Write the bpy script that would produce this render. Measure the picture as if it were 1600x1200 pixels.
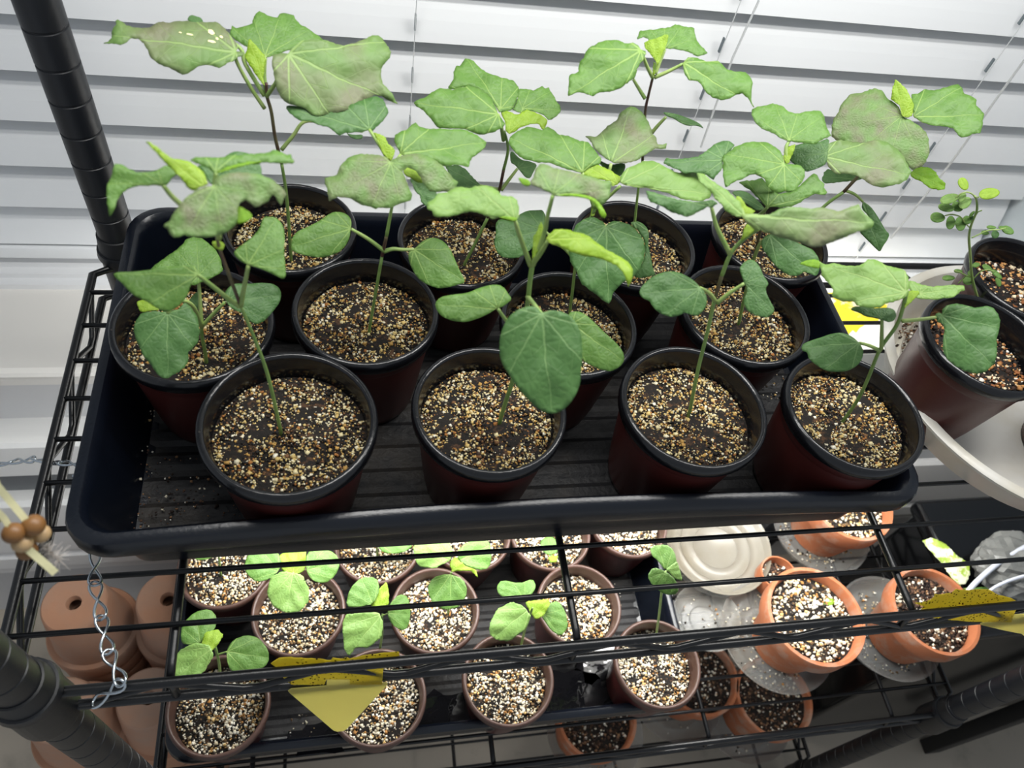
import bpy, bmesh, math, random
import numpy as np
from mathutils import Vector, Matrix
from mathutils.geometry import delaunay_2d_cdt, intersect_point_tri_2d

# ---------------------------------------------------------------- camera
# all sizes below are in centimetres, z = 0 at the upper shelf; W() turns them into metres over the floor
FLOOR = -90.0
CAM = np.array([18.2183, -14.4613, 49.2529])
CB = np.array([[0.979227323, -0.133668671, 0.152468147], [0.018973724, 0.809049547, 0.587434105], [-0.201875821, -0.572338638, 0.794779615]])
FOC = 1208.336
def W(p): return Vector((p[0]*.01, p[1]*.01, (p[2]-FLOOR)*.01))
for o in list(bpy.data.objects): bpy.data.objects.remove(o)
scn = bpy.context.scene
COL = scn.collection
cam_d = bpy.data.cameras.new('camera'); cam = bpy.data.objects.new('camera', cam_d); COL.objects.link(cam)
m = Matrix.Identity(4)
for i in range(3):
    for j in range(3): m[j][i] = CB[i][j]
m.translation = W(CAM); cam.matrix_world = m
cam_d.sensor_width = 36; cam_d.lens = FOC/1600*36; cam_d.clip_start = .02; cam_d.clip_end = 50
cam_d.dof.use_dof = True; cam_d.dof.focus_distance = .58; cam_d.dof.aperture_fstop = 11
scn.camera = cam
scn.view_settings.view_transform = 'Standard'; scn.view_settings.look = 'None'
scn.view_settings.exposure = 0.0; scn.view_settings.gamma = 1; scn.view_settings.use_curve_mapping = False
# ---------------------------------------------------------------- world and lamps
wd = bpy.data.worlds.new('world'); scn.world = wd; wd.use_nodes = True
wd.node_tree.nodes['Background'].inputs[0].default_value = (.84, .91, 1, 1)
wd.node_tree.nodes['Background'].inputs[1].default_value = .42
def area(name, loc, sx, sy, e, col=(1, 1, 1), rot=(0, 0, 0)):
    l = bpy.data.lights.new(name, 'AREA'); l.shape = 'RECTANGLE'; l.size = sx*.01; l.size_y = sy*.01; l.energy = e; l.color = col
    o = bpy.data.objects.new(name, l); COL.objects.link(o); o.location = W(loc); o.rotation_euler = rot
    return o
# the grow light over the upper shelf: two rows of diodes
area('upper_grow_light', (42, 25, 57), 80, 3, 2.9, (1, .985, .95), (math.radians(-4), 0, 0))
area('upper_grow_light', (42, 17, 57), 80, 3, 2.7, (1, .985, .95), (math.radians(-4), 0, 0))
# the two tubes under the upper shelf
area('lower_grow_light', (45, 20, -8.6), 78, 2.2, 1.9, (1, .99, .96))
area('lower_grow_light', (45, 26.5, -8.6), 78, 2.2, 2.9, (1, .99, .96))

# ---------------------------------------------------------------- helpers
def ray(x, y):
    d = np.array([(x-800)/FOC, -(y-600)/FOC, -1.0]); d = CB.T @ d; return d/np.linalg.norm(d)
def atZ(x, y, Z): d = ray(x, y); return CAM + d*(Z-CAM[2])/d[2]
def atY(x, y, Y): d = ray(x, y); return CAM + d*(Y-CAM[1])/d[1]
def atP(x, y, o, n): d = ray(x, y); return CAM + d*(np.dot(o-CAM, n)/np.dot(d, n))
rng = np.random.default_rng(7); random.seed(7)

def srgb(h):
    h = [int(h[i:i+2], 16)/255 for i in (0, 2, 4)]
    return tuple(c/12.92 if c <= .04045 else ((c+.055)/1.055)**2.4 for c in h) + (1,)
class NT:
    def __init__(s, name):
        s.m = bpy.data.materials.new(name); s.m.use_nodes = True; s.t = s.m.node_tree; s.n = s.t.nodes; s.l = s.t.links
        s.b = s.n['Principled BSDF']; s.out = s.n['Material Output']
    def node(s, ty, **k):
        x = s.n.new(ty)
        for a, b in k.items(): setattr(x, a, b)
        return x
    def link(s, a, b): s.l.new(a, b)
    def math(s, op, a, b=None, c=None, clamp=False):
        x = s.n.new('ShaderNodeMath'); x.operation = op; x.use_clamp = clamp
        for i, v in enumerate((a, b, c)):
            if v is None: continue
            if isinstance(v, (int, float)): x.inputs[i].default_value = v
            else: s.l.new(v, x.inputs[i])
        return x.outputs[0]
    def noise(s, scale, detail=3, rough=.55, vec=None):
        x = s.n.new('ShaderNodeTexNoise'); x.inputs['Scale'].default_value = scale; x.inputs['Detail'].default_value = detail; x.inputs['Roughness'].default_value = rough
        if vec: s.l.new(vec, x.inputs['Vector'])
        return x.outputs['Fac']
    def coord(s, w='Object'): return s.n.new('ShaderNodeTexCoord').outputs[w]
    def mix(s, f, a, b, blend='MIX'):
        x = s.n.new('ShaderNodeMix'); x.data_type = 'RGBA'; x.blend_type = blend
        for i, v in ((0, f), (6, a), (7, b)):
            if isinstance(v, (int, float)): x.inputs[i].default_value = v
            elif isinstance(v, tuple): x.inputs[i].default_value = v
            else: s.l.new(v, x.inputs[i])
        return x.outputs[2]
    def ramp(s, f, stops):
        x = s.n.new('ShaderNodeValToRGB'); e = x.color_ramp.elements
        e[0].position, e[0].color = stops[0]; e[1].position, e[1].color = stops[-1]
        for p, c in stops[1:-1]: q = e.new(p); q.color = c
        s.l.new(f, x.inputs[0]); return x.outputs[0]
    def bump(s, h, st, dist=.001):
        x = s.n.new('ShaderNodeBump'); x.inputs['Strength'].default_value = st; x.inputs['Distance'].default_value = dist
        s.l.new(h, x.inputs['Height']); s.l.new(x.outputs[0], s.b.inputs['Normal'])
def simple(name, col, rough=.5, metal=0, var=.0, vscale=60, bump=0, bscale=300, spec=.5, trans=0, alpha=1, spots=None):
    t = NT(name); c = srgb(col) if isinstance(col, str) else col
    t.b.inputs['Roughness'].default_value = rough; t.b.inputs['Metallic'].default_value = metal
    t.b.inputs['Specular IOR Level'].default_value = spec
    co = t.coord()
    n = t.noise(vscale, 4, .6, co)
    dark = tuple(x*(1-var) for x in c[:3])+(1,); light = tuple(min(1, x*(1+var)) for x in c[:3])+(1,)
    out = t.mix(n, dark, light)
    if spots:
        sc, lo, hi, pc = spots
        f = t.ramp(t.noise(sc, 5, .65, co), [(lo, (0, 0, 0, 1)), (hi, (1, 1, 1, 1))])
        out = t.mix(f, out, srgb(pc))
    t.link(out, t.b.inputs['Base Color'])
    if bump: t.bump(t.noise(bscale, 3, .6, co), bump)
    if trans: t.b.inputs['Transmission Weight'].default_value = trans
    if alpha < 1: t.b.inputs['Alpha'].default_value = alpha
    return t.m

M = {}
M['tray'] = simple('black_tray_plastic', '0b1019', .27, var=.3, vscale=8, bump=.15, bscale=400)
M['tray_floor'] = simple('dirty_tray_floor', '101013', .6, var=.5, vscale=30, bump=.8, bscale=160, spots=(16, .48, .8, '3a342d'))
M['rim'] = simple('black_pot_rim', '101114', .22, var=.25, vscale=25, bump=.15, bscale=250, spots=(70, .66, .75, '4a4440'))
M['potbrown'] = simple('red_brown_pot_plastic', '4a1f1c', .36, var=.25, vscale=12, bump=.1, bscale=120)
M['potrim2'] = simple('brown_pot_plastic', '4b352d', .42, var=.15, vscale=12, bump=.1, bscale=120)
M['soil'] = simple('dark_potting_soil', '15100c', .95, var=.7, vscale=120, bump=1, bscale=350, spots=(160, .55, .65, '4a3320'))
M['wire'] = simple('black_coated_wire', '0b0c0e', .32, var=.3, vscale=40, bump=.1, bscale=500, spots=(90, .68, .76, '3b3936'))
M['post'] = simple('black_powder_coated_post', '0f1217', .4, var=.2, vscale=20, bump=.1, bscale=300, spots=(22, .7, .8, '2c2f33'))
M['chrome'] = simple('zinc_plated_steel', 'c4ccd2', .25, 1, var=.1)
M['terra'] = simple('terracotta', 'a86541', .85, var=.25, vscale=14, bump=.3, bscale=160, spots=(38, .48, .68, 'a58470'))
M['terra_old'] = simple('weathered_terracotta', 'b08266', .9, var=.25, vscale=7, bump=.3, bscale=120, spots=(6, .42, .7, 'a08878'))
M['wood'] = simple('bead_wood', '7c552b', .45, var=.2, vscale=50)
M['wood2'] = simple('pale_bead_wood', 'b3956c', .45, var=.2, vscale=50)
M['leather'] = simple('cream_leather_thong', 'd8d3a6', .7, var=.08, vscale=60, bump=.2)
M['fluff'] = simple('grey_fluff', 'b9b2ab', .95, var=.2, vscale=120)
M['blind'] = simple('white_faux_wood_slat', 'e3e5e6', .5, var=.02, vscale=3, bump=.05, bscale=60, spots=(33, .775, .79, '6a6a66'))
M['cord'] = simple('white_blind_cord', 'c9cccd', .8, var=.1, vscale=300, bump=.6, bscale=900)
M['clip'] = simple('grey_ladder_string', '6c767b', .8, var=.1)
M['sill'] = simple('white_painted_sill', 'dfdcd6', .45, var=.03, vscale=5, bump=.05, spots=(28, .73, .76, '6b6350'))
M['wall'] = simple('white_painted_wall', 'c9c9c9', .6, var=.03, vscale=4, bump=.15, bscale=150)
M['wall2'] = simple('greige_painted_wall', '9c968c', .7, var=.03, vscale=4)
M['panels'] = simple('white_panel_enamel', 'e2e2e0', .4, var=.02, vscale=5)
M['slot'] = simple('grey_shade_strip', '6d7072', .6, var=.1)  # grey stands in for the shadow band across the wall
M['floor'] = simple('warm_grey_floor', 'b8ae9e', .55, var=.08, vscale=4, bump=.1, bscale=60, spots=(9, .55, .9, '6f685d'))
M['frame'] = simple('white_vinyl_frame', 'd6d7d8', .4, var=.02)
M['jamb'] = simple('cool_white_jamb', 'c3ccd2', .5, var=.02)
M['fixture'] = simple('white_lamp_housing', 'e8e8e6', .4, var=.02)
M['black'] = simple('glossy_black_plastic', '0a0b0d', .2, var=.2, vscale=6, bump=.05, bscale=20)
M['blackm'] = simple('matt_black_plastic', '111214', .5, var=.2, vscale=6)
M['bag'] = simple('crumpled_grey_plastic_bag', '6e6f6c', .4, var=.35, vscale=25, bump=.6, bscale=70)
M['cable'] = simple('pale_grey_cable', 'c3c7d2', .45, var=.03)
M['scorch'] = simple('scorched_pale_tissue', 'e6e0a8', .8, var=.1, vscale=200)
def clear(name, col, tr, rough, spots=None):
    t = NT(name); t.b.inputs['Roughness'].default_value = rough
    co = t.coord()
    n = t.ramp(t.noise(9, 5, .6, co), [(.45, (0, 0, 0, 1)), (.7, (1, 1, 1, 1))])
    t.link(t.mix(n, srgb(col), srgb(spots or col)), t.b.inputs['Base Color'])
    t.b.inputs['Alpha'].default_value = tr; t.b.inputs['Specular IOR Level'].default_value = .6
    return t.m
M['clear'] = clear('cloudy_clear_plastic', '9ea09e', .32, .25, '8f897c')
M['clear2'] = clear('mineral_stained_clear_plastic', '8f8b80', .62, .3, '857d6c')
M['milky'] = clear('milky_white_plastic', 'd8d6cf', .93, .35, 'c4bda9')
t = NT('water_film'); t.b.inputs['Base Color'].default_value = (.01, .01, .012, 1); t.b.inputs['Roughness'].default_value = .04
t.bump(t.noise(60, 2, .5, t.coord()), .35, .0015); M['water'] = t.m
def emis(name, col, s):
    t = NT(name); t.b.inputs['Base Color'].default_value = (.9, .9, .9, 1); t.b.inputs['Emission Color'].default_value = col; t.b.inputs['Emission Strength'].default_value = s
    return t.m
M['tube'] = emis('lit_tube', (1, .99, .96, 1), 14)
# grains: colour from a point attribute
t = NT('perlite_and_bark_grains'); a = t.node('ShaderNodeAttribute', attribute_name='Col')
t.link(a.outputs['Color'], t.b.inputs['Base Color']); t.b.inputs['Roughness'].default_value = .85; M['grain'] = t.m
# yellow sticky card with insects
t = NT('yellow_sticky_card'); co = t.coord()
v = t.node('ShaderNodeTexVoronoi'); v.inputs['Scale'].default_value = 430; t.link(co, v.inputs['Vector'])
dots = t.math('LESS_THAN', v.outputs['Distance'], .27)
pat = t.ramp(t.noise(45, 3, .6, co), [(.40, (0, 0, 0, 1)), (.5, (1, 1, 1, 1))])
base = t.mix(t.noise(70, 3, .6, co), srgb('e8d458'), srgb('f6ec78'))
t.link(t.mix(t.math('MULTIPLY', dots, pat), base, srgb('4a3c1c')), t.b.inputs['Base Color'])
t.b.inputs['Roughness'].default_value = .35; t.bump(v.outputs['Distance'], .3); M['sticky'] = t.m
M['card'] = simple('pale_yellow_card', 'faf2ae', .5, var=.03, vscale=20)
# yellow card on the sill with white patches
t = NT('blotchy_yellow_card'); co = t.coord()
f = t.ramp(t.noise(28, 4, .65, co), [(.60, (0, 0, 0, 1)), (.66, (1, 1, 1, 1))])
f2 = t.ramp(t.noise(240, 3, .6, co), [(.66, (0, 0, 0, 1)), (.7, (1, 1, 1, 1))])
t.link(t.mix(f2, t.mix(f, srgb('e9cf2d'), srgb('e6dfb8')), srgb('8a7420')), t.b.inputs['Base Color']); M['sillcard'] = t.m
for k_ in ('card', 'sticky'):   # thin card lets some lamp light through
    mt = M[k_]; nt = mt.node_tree; bs = nt.nodes['Principled BSDF']; tr = nt.nodes.new('ShaderNodeBsdfTranslucent'); mx = nt.nodes.new('ShaderNodeMixShader'); mx.inputs[0].default_value = .85
    nt.links.new(bs.inputs['Base Color'].links[0].from_socket, tr.inputs[0]); nt.links.new(bs.outputs[0], mx.inputs[1]); nt.links.new(tr.outputs[0], mx.inputs[2]); nt.links.new(mx.outputs[0], nt.nodes['Material Output'].inputs[0])
# stems
def stem_mat(name, c0, c1):
    t = NT(name); co = t.coord(); t.link(t.mix(t.ramp(t.noise(45, 3, .6, co), [(.4, (0, 0, 0, 1)), (.6, (1, 1, 1, 1))]), srgb(c0), srgb(c1)), t.b.inputs['Base Color'])
    t.b.inputs['Roughness'].default_value = .45; t.b.inputs['Subsurface Weight'].default_value = .1; t.b.inputs['Subsurface Radius'].default_value = (.002, .003, .001)
    return t.m
M['stem_g'] = stem_mat('green_stem', '71904a', '86a457'); M['stem_r'] = stem_mat('purple_brown_stem', '4a2f2a', '5f5a3a'); M['petiole'] = stem_mat('pale_green_petiole', '7d9a50', '96ab63')

# ------------------------------------------------------- leaf material
def leaf_mat(name, c0, c1, vein, purple=None, veinw=.0085, lit=.22, rough=.5, blotch=None, pstr=.75, vstr=.75):
    t = NT(name); uv = t.node('ShaderNodeUVMap', uv_map='UVMap').outputs[0]
    sp = t.node('ShaderNodeSeparateXYZ'); t.link(uv, sp.inputs[0]); u, v = sp.outputs[0], sp.outputs[1]
    nz = t.noise(3.2, 2, .5, uv)
    wob = t.math('MULTIPLY', t.math('SUBTRACT', nz, .5), .07)
    v = t.math('ADD', v, wob)
    av = t.math('ABSOLUTE', v)
    r = t.math('SQRT', t.math('ADD', t.math('MULTIPLY', u, u), t.math('MULTIPLY', v, v)))
    wid = t.math('MULTIPLY', t.math('MAXIMUM', t.math('SUBTRACT', 1.25, r), .15), veinw)
    tot = None
    def ln(d, w, gain=1.0):
        return t.math('MULTIPLY', t.math('SUBTRACT', 1.0, t.math('DIVIDE', d, w), clamp=True), gain, clamp=True)
    for k, a in enumerate((0, .60, 1.2, 1.9)):
        ca, sa = math.cos(a), math.sin(a)
        d = t.math('ABSOLUTE', t.math('SUBTRACT', t.math('MULTIPLY', av, ca), t.math('MULTIPLY', u, sa)))
        al = t.math('ADD', t.math('MULTIPLY', u, ca), t.math('MULTIPLY', av, sa))
        mk = t.math('MULTIPLY', ln(d, t.math('MULTIPLY', wid, 1.5-.15*k), 1.8), t.math('GREATER_THAN', al, 0.0))
        tot = mk if tot is None else t.math('MAXIMUM', tot, mk)
        # side veins that branch off this main vein
        s = t.math('SUBTRACT', al, t.math('MULTIPLY', d, .95))
        fr = t.math('ABSOLUTE', t.math('SUBTRACT', t.math('FRACT', t.math('MULTIPLY', s, 5.2)), .5))
        lim = t.math('LESS_THAN', d, t.math('ADD', t.math('MULTIPLY', al, .30), .0))
        mk2 = t.math('MULTIPLY', ln(t.math('DIVIDE', fr, 5.2), t.math('MULTIPLY', wid, .7), 1.2), t.math('MULTIPLY', lim, t.math('MULTIPLY', t.math('GREATER_THAN', s, .03), .7)))
        tot = t.math('MAXIMUM', tot, mk2)
    vo = t.node('ShaderNodeTexVoronoi', feature='DISTANCE_TO_EDGE'); vo.inputs['Scale'].default_value = 11; t.link(uv, vo.inputs['Vector'])
    net = t.math('MULTIPLY', ln(vo.outputs['Distance'], .04), .16)
    veins = t.math('MAXIMUM', tot, net)
    col = t.mix(t.ramp(t.noise(4, 3, .6, uv), [(.3, (0, 0, 0, 1)), (.7, (1, 1, 1, 1))]), srgb(c0), srgb(c1))
    if purple:
        pf = t.ramp(t.noise(2.3, 1.5, .5, uv), [(.38, (0, 0, 0, 1)), (.72, (1, 1, 1, 1))])
        col = t.mix(t.math('MULTIPLY', pf, pstr), col, srgb(purple))
    if blotch:
        bf = t.ramp(t.noise(4.5, 4, .6, uv), [(.47, (0, 0, 0, 1)), (.55, (1, 1, 1, 1))]); col = t.mix(bf, col, srgb(blotch))
    col = t.mix(t.math('MULTIPLY', veins, vstr), col, srgb(vein))
    t.link(col, t.b.inputs['Base Color']); t.b.inputs['Roughness'].default_value = rough; t.b.inputs['Specular IOR Level'].default_value = .4
    h = t.math('ADD', t.math('MULTIPLY', t.math('MINIMUM', vo.outputs['Distance'], .3), 1.3), t.math('MULTIPLY', t.math('SUBTRACT', 1, tot), .8))
    t.bump(h, .36, .001)
    tr = t.node('ShaderNodeBsdfTranslucent'); t.link(t.mix(.5, col, srgb(vein), 'MULTIPLY') if False else col, tr.inputs[0])
    mx = t.node('ShaderNodeMixShader'); mx.inputs[0].default_value = lit
    t.link(t.b.outputs[0], mx.inputs[1]); t.link(tr.outputs[0], mx.inputs[2]); t.link(mx.outputs[0], t.out.inputs[0])
    return t.m
LM = dict(
 g=leaf_mat('green_leaf', '537a33', '638a3f', '90ad5e'),
 l=leaf_mat('light_green_leaf', '6c9046', '7b9d50', '9db56d', vstr=.5),
 d=leaf_mat('dark_green_leaf', '436936', '517840', '7fa065', vstr=.55),
 n=leaf_mat('young_lime_leaf', '82a52a', '93b236', 'a5c050', lit=.3),
 f=leaf_mat('lime_leaf_underside', '72a31c', '82ad28', '90b83c', lit=.35),
 p=leaf_mat('purple_flushed_leaf', '5f8141', '6d8e4d', '90ac66', purple='77705f', pstr=.75),
 v=leaf_mat('variegated_leaf', '98b23a', 'a5c04a', 'dfe3b8', blotch='dfe2c4'),
)

def link(name, me, mat=None, parent=None, smooth=False):
    o = bpy.data.objects.new(name, me); COL.objects.link(o)
    if mat is not None and not me.materials:
        for x in (mat if isinstance(mat, (list, tuple)) else [mat]): me.materials.append(x)
    if smooth: me.polygons.foreach_set('use_smooth', [True]*len(me.polygons))
    if parent: o.parent = parent
    return o
def mesh(name, V, F, mat, parent=None, smooth=False, raw=False):
    me = bpy.data.meshes.new(name); me.from_pydata([tuple(v) if raw else tuple(W(v)) for v in V], [], F); me.update()
    return link(name, me, mat, parent, smooth)
def thing(name, label, cat, group=None):
    o = bpy.data.objects.new(name, None); COL.objects.link(o); o.empty_display_size = .02
    o['label'] = label; o['category'] = cat
    if group: o['group'] = group
    return o
def tag(o, label, cat, group=None):
    o['label'] = label; o['category'] = cat
    if group: o['group'] = group
    return o
def struct(o): o['kind'] = 'structure'; return o
def place(root, loc):   # move the Empty to its base, keeping its children where they are
    root.location = W(loc)
    for c in root.children: c.matrix_parent_inverse = Matrix.Translation(-W(loc))
class MB:
    def __init__(s): s.V = []; s.F = []
    def add(s, V, F):
        k = len(s.V); s.V += [np.array(v, float) for v in V]; s.F += [tuple(i+k for i in f) for f in F]
    def box(s, x0, x1, y0, y1, z0, z1):
        s.add([(x0,y0,z0),(x1,y0,z0),(x1,y1,z0),(x0,y1,z0),(x0,y0,z1),(x1,y0,z1),(x1,y1,z1),(x0,y1,z1)], [(0,3,2,1),(4,5,6,7),(0,1,5,4),(1,2,6,5),(2,3,7,6),(3,0,4,7)])
    def tube(s, P, r, n=8, caps=True, closed=False):
        P = [np.array(p, float) for p in P]; k = len(P); rr = r if hasattr(r, '__len__') else [r]*k
        T = []
        for i in range(k):
            a = P[i-1] if (i or closed) else P[i]; b = P[(i+1) % k] if (i < k-1 or closed) else P[i]
            d = b-a; T.append(d/(np.linalg.norm(d)+1e-9))
        up = np.array([0, 0, 1.0]) if abs(T[0][2]) < .9 else np.array([1.0, 0, 0])
        nrm = np.cross(T[0], up); nrm /= np.linalg.norm(nrm); V = []
        for i in range(k):
            nrm = nrm-np.dot(nrm, T[i])*T[i]; nrm /= np.linalg.norm(nrm)+1e-9; bi = np.cross(T[i], nrm)
            for j in range(n): a = 2*math.pi*j/n; V.append(P[i]+rr[i]*(math.cos(a)*nrm+math.sin(a)*bi))
        F = []
        for i in range(k if closed else k-1):
            i2 = (i+1) % k
            for j in range(n): F.append((i*n+j, i*n+(j+1) % n, i2*n+(j+1) % n, i2*n+j))
        if caps and not closed: F.append(tuple(reversed(range(n)))); F.append(tuple((k-1)*n+j for j in range(n)))
        s.add(V, F)
    def lathe(s, prof, c=(0, 0, 0), n=40, close=False, wob=None):
        V = []
        for i, (r, z) in enumerate(prof):
            for j in range(n):
                a = 2*math.pi*j/n; w = wob(a, z) if wob else 0; V.append((c[0]+(r+w)*math.cos(a), c[1]+(r+w)*math.sin(a), c[2]+z))
        F = []; k = len(prof)
        for i in range(k-1):
            for j in range(n): F.append((i*n+j, i*n+(j+1) % n, (i+1)*n+(j+1) % n, (i+1)*n+j))
        if close: F.append(tuple(range((k-1)*n, k*n)))
        s.add(V, F)
    def build(s, name, mat, parent=None, smooth=False): return mesh(name, s.V, s.F, mat, parent, smooth)
def box(name, x0, x1, y0, y1, z0, z1, mat, parent=None, bev=0):
    b = MB(); b.box(x0, x1, y0, y1, z0, z1); o = b.build(name, mat, parent)
    if bev: md = o.modifiers.new('bevel', 'BEVEL'); md.width = bev*.01; md.segments = 3; o.data.polygons.foreach_set('use_smooth', [True]*6)
    return o
def spline(P, n=6):
    P = [np.array(p, float) for p in P]
    if len(P) < 3: return [P[0]+(P[-1]-P[0])*i/n for i in range(n+1)]
    Q = [2*P[0]-P[1]]+P+[2*P[-1]-P[-2]]; out = []
    for i in range(1, len(Q)-2):
        for j in range(n):
            t = j/n; a, b, c, d = Q[i-1], Q[i], Q[i+1], Q[i+2]
            out.append(.5*((2*b)+(-a+c)*t+(2*a-5*b+4*c-d)*t*t+(-a+3*b-3*c+d)*t**3))
    out.append(P[-1]); return out
# ================================================================ the setting
XL, XR = -140, 240
struct(box('floor', XL, XR, -70, 60, FLOOR-2, FLOOR, M['floor']))
struct(box('wall_back', XL, XR, 41, 46, FLOOR, -19.2, M['wall']))
struct(box('wall_right', 99.6, XR, 41, 46, -19.2, 120, M['jamb']))
struct(box('trim_1', 98.6, 99.6, 38.4, 56, -18, 120, M['jamb']))
mb = MB()   # sill board with a rounded nose
prof = [(50.5, -19.2), (37.6, -19.2), (37.0, -19.5), (36.6, -19.2), (36.45, -18.7), (36.6, -18.25), (37.1, -18), (50.5, -18)]
V = [(x, y, z) for x in (XL, XR) for y, z in prof]; k = len(prof)
mb.add(V, [(i, (i+1) % k, k+(i+1) % k, k+i) for i in range(k)]); struct(mb.build('trim_2', M['sill'], None))
mb = MB(); mb.box(XL, XR, 38.2, 41, -22.4, -19.2); struct(mb.build('trim_3', M['sill']))
# window: ridged frame at the bottom, glass behind the blind
mb = MB()
prof = [(47.6, -18), (47.6, -17.3), (48.4, -17.1), (48.4, -16.5), (49.2, -16.3), (49.2, -15.6), (50, -15.4), (50, -14.7), (50.9, -14.5), (50.9, -13.6), (54, -13.2), (54, -18)]
V = [(x, y, z) for x in (XL, 98.6) for y, z in prof]; k = len(prof)
mb.add(V, [(i, (i+1) % k, k+(i+1) % k, k+i) for i in range(k)]); win = struct(mb.build('window_1', M['frame']))
t = NT('night_window_glass'); t.b.inputs['Base Color'].default_value = srgb('8c969c'); t.b.inputs['Roughness'].default_value = .1; M['glass'] = t.m
box('pane', XL, 98.6, 56, 56.6, -13, 120, M['glass'], win)
# baseboard heater under the sill, added to give bright and shaded wall bands
ht = thing('baseboard_panels', 'added white baseboard heater under the window sill with a grey slot', 'panels')
mb = MB(); mb.add([(x, y, z) for x in (XL+5, XR-5) for y, z in ((41, -32.6), (37.8, -32.9), (37.4, -33.4), (37.4, -39.6), (37.8, -39.6), (37.8, -33.6), (41, -33.2))], [(i, (i+1) % 7, 7+(i+1) % 7, 7+i) for i in range(7)]); mb.build('top_cover', M['panels'], ht)
box('shade_strip', XL+6, XR-6, 39.6, 40.9, -47, -39.6, M['slot'], ht)
mb = MB(); pr = ((41, -47), (38, -46.9), (37.4, -47.5), (37.4, -60.5), (38, -61.2), (38, -62.4), (37.5, -63), (37.5, -66), (38.2, -66.6), (38.2, -69), (41, -69)); k = len(pr)
mb.add([(x, y, z) for x in (XL+5, XR-5) for y, z in pr], [(i, (i+1) % k, k+(i+1) % k, k+i) for i in range(k)]); mb.build('front_panel', M['panels'], ht)
place(ht, (0, 41, -69))

# ---------------------------------------------------------------- blind
bl = thing('window_blind', 'wide white slatted blind hanging closed over the window', 'blind')
mb = MB(); w, tl, x0, x1 = 5.6, math.radians(21), -75, 98
pts = []
for i in range(7):
    s = i/6; u = s*w; bow = .22*math.sin(math.pi*s)
    pts.append((u*math.sin(tl)-bow*math.cos(tl), u*math.cos(tl)+bow*math.sin(tl)*.2))
V = []
for x in (x0, x1):
    for y, z in pts: V.append((x, y, z))
    for y, z in reversed(pts): V.append((x, y+.26, z+.03))
k = 14; F = [(i, (i+1) % k, k+(i+1) % k, k+i) for i in range(k)]+[tuple(reversed(range(k))), tuple(range(k, 2*k))]
me = bpy.data.meshes.new('slat'); me.from_pydata([(a*.01, b*.01, c*.01) for a, b, c in V], [], F); me.materials.append(M['blind'])
nsl = 17
for i in range(nsl):
    o = bpy.data.objects.new('slat', me); COL.objects.link(o); o.parent = bl
    o.location = W((0, 48.9, -12.6+4.95*i)); o.rotation_euler = (math.radians(random.uniform(-1, 1)), math.radians(random.uniform(-.12, .12)), 0)
box('bottom_rail', x0, x1, 48.7, 51, -14.6, -12.9, M['blind'], bl, .25)
def ladder(px, py):  # a pair of thin strings with the slot marks on each slat
    P = atY(px, py, 48.4); x = P[0]
    mb = MB(); mb.tube([(x, 48.35, -13), (x, 48.35, 66)], .045, 6); mb.build('ladder_string', M['cord'], bl)
    mb = MB()
    for i in range(nsl):
        z = -12.6+4.95*i; mb.box(x-.05, x+.1, 48.62, 48.9, z+1.2, z+2.6)
    mb.build('slot_mark', M['clip'], bl)
for px, py in ((120, 150), (646, 90), (1146, 30), (1570, 75)): ladder(px, py)
mb = MB(); mb.tube([atY(1186, 0, 47.2), atY(1145, 90, 47.4), atY(1095, 230, 47.8)], .1, 6); mb.build('pull_cord', M['cord'], bl)
mb = MB(); mb.tube(spline([atY(1640, 40, 44), atY(1560, 150, 45.5), atY(1480, 262, 47), atY(1392, 372, 48.2)], 8), .12, 6); mb.build('pull_cord', M['cord'], bl)
place(bl, (10, 50, -14.6))

# ================================================================ wire rack
XS, D = 88.3, 34.8
rack = thing('wire_rack', 'black wire shelving rack holding the seedling trays', 'rack')
RP = 1.36
def post(x, y):
    z0, z1 = FLOOR+.8, 62; pr = [(RP*.9, z0)]; z = z0
    while z < z1-2.54:
        pr += [(RP, z+.05), (RP, z+2.38), (RP-.07, z+2.42), (RP-.07, z+2.5)]; z += 2.54
    pr += [(RP, z+.05), (RP, z1), (0.01, z1)]
    mb = MB(); mb.lathe(pr, (x, y, 0), 28); p = mb.build('post', M['post'], rack, True)
    sharp(p)
    mb = MB(); mb.lathe([(.01, FLOOR), (1.5, FLOOR), (1.5, FLOOR+.7), (1.1, FLOOR+1.2)], (x, y, 0), 20); mb.build('foot', M['blackm'], p)
    return p
def sharp(o, ang=35):
    md = o.modifiers.new('edges', 'EDGE_SPLIT'); md.split_angle = math.radians(ang)
POSTS = [post(x, y) for x, y in ((0, 0), (XS, 0), (XS, D), (0, D))]
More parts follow.
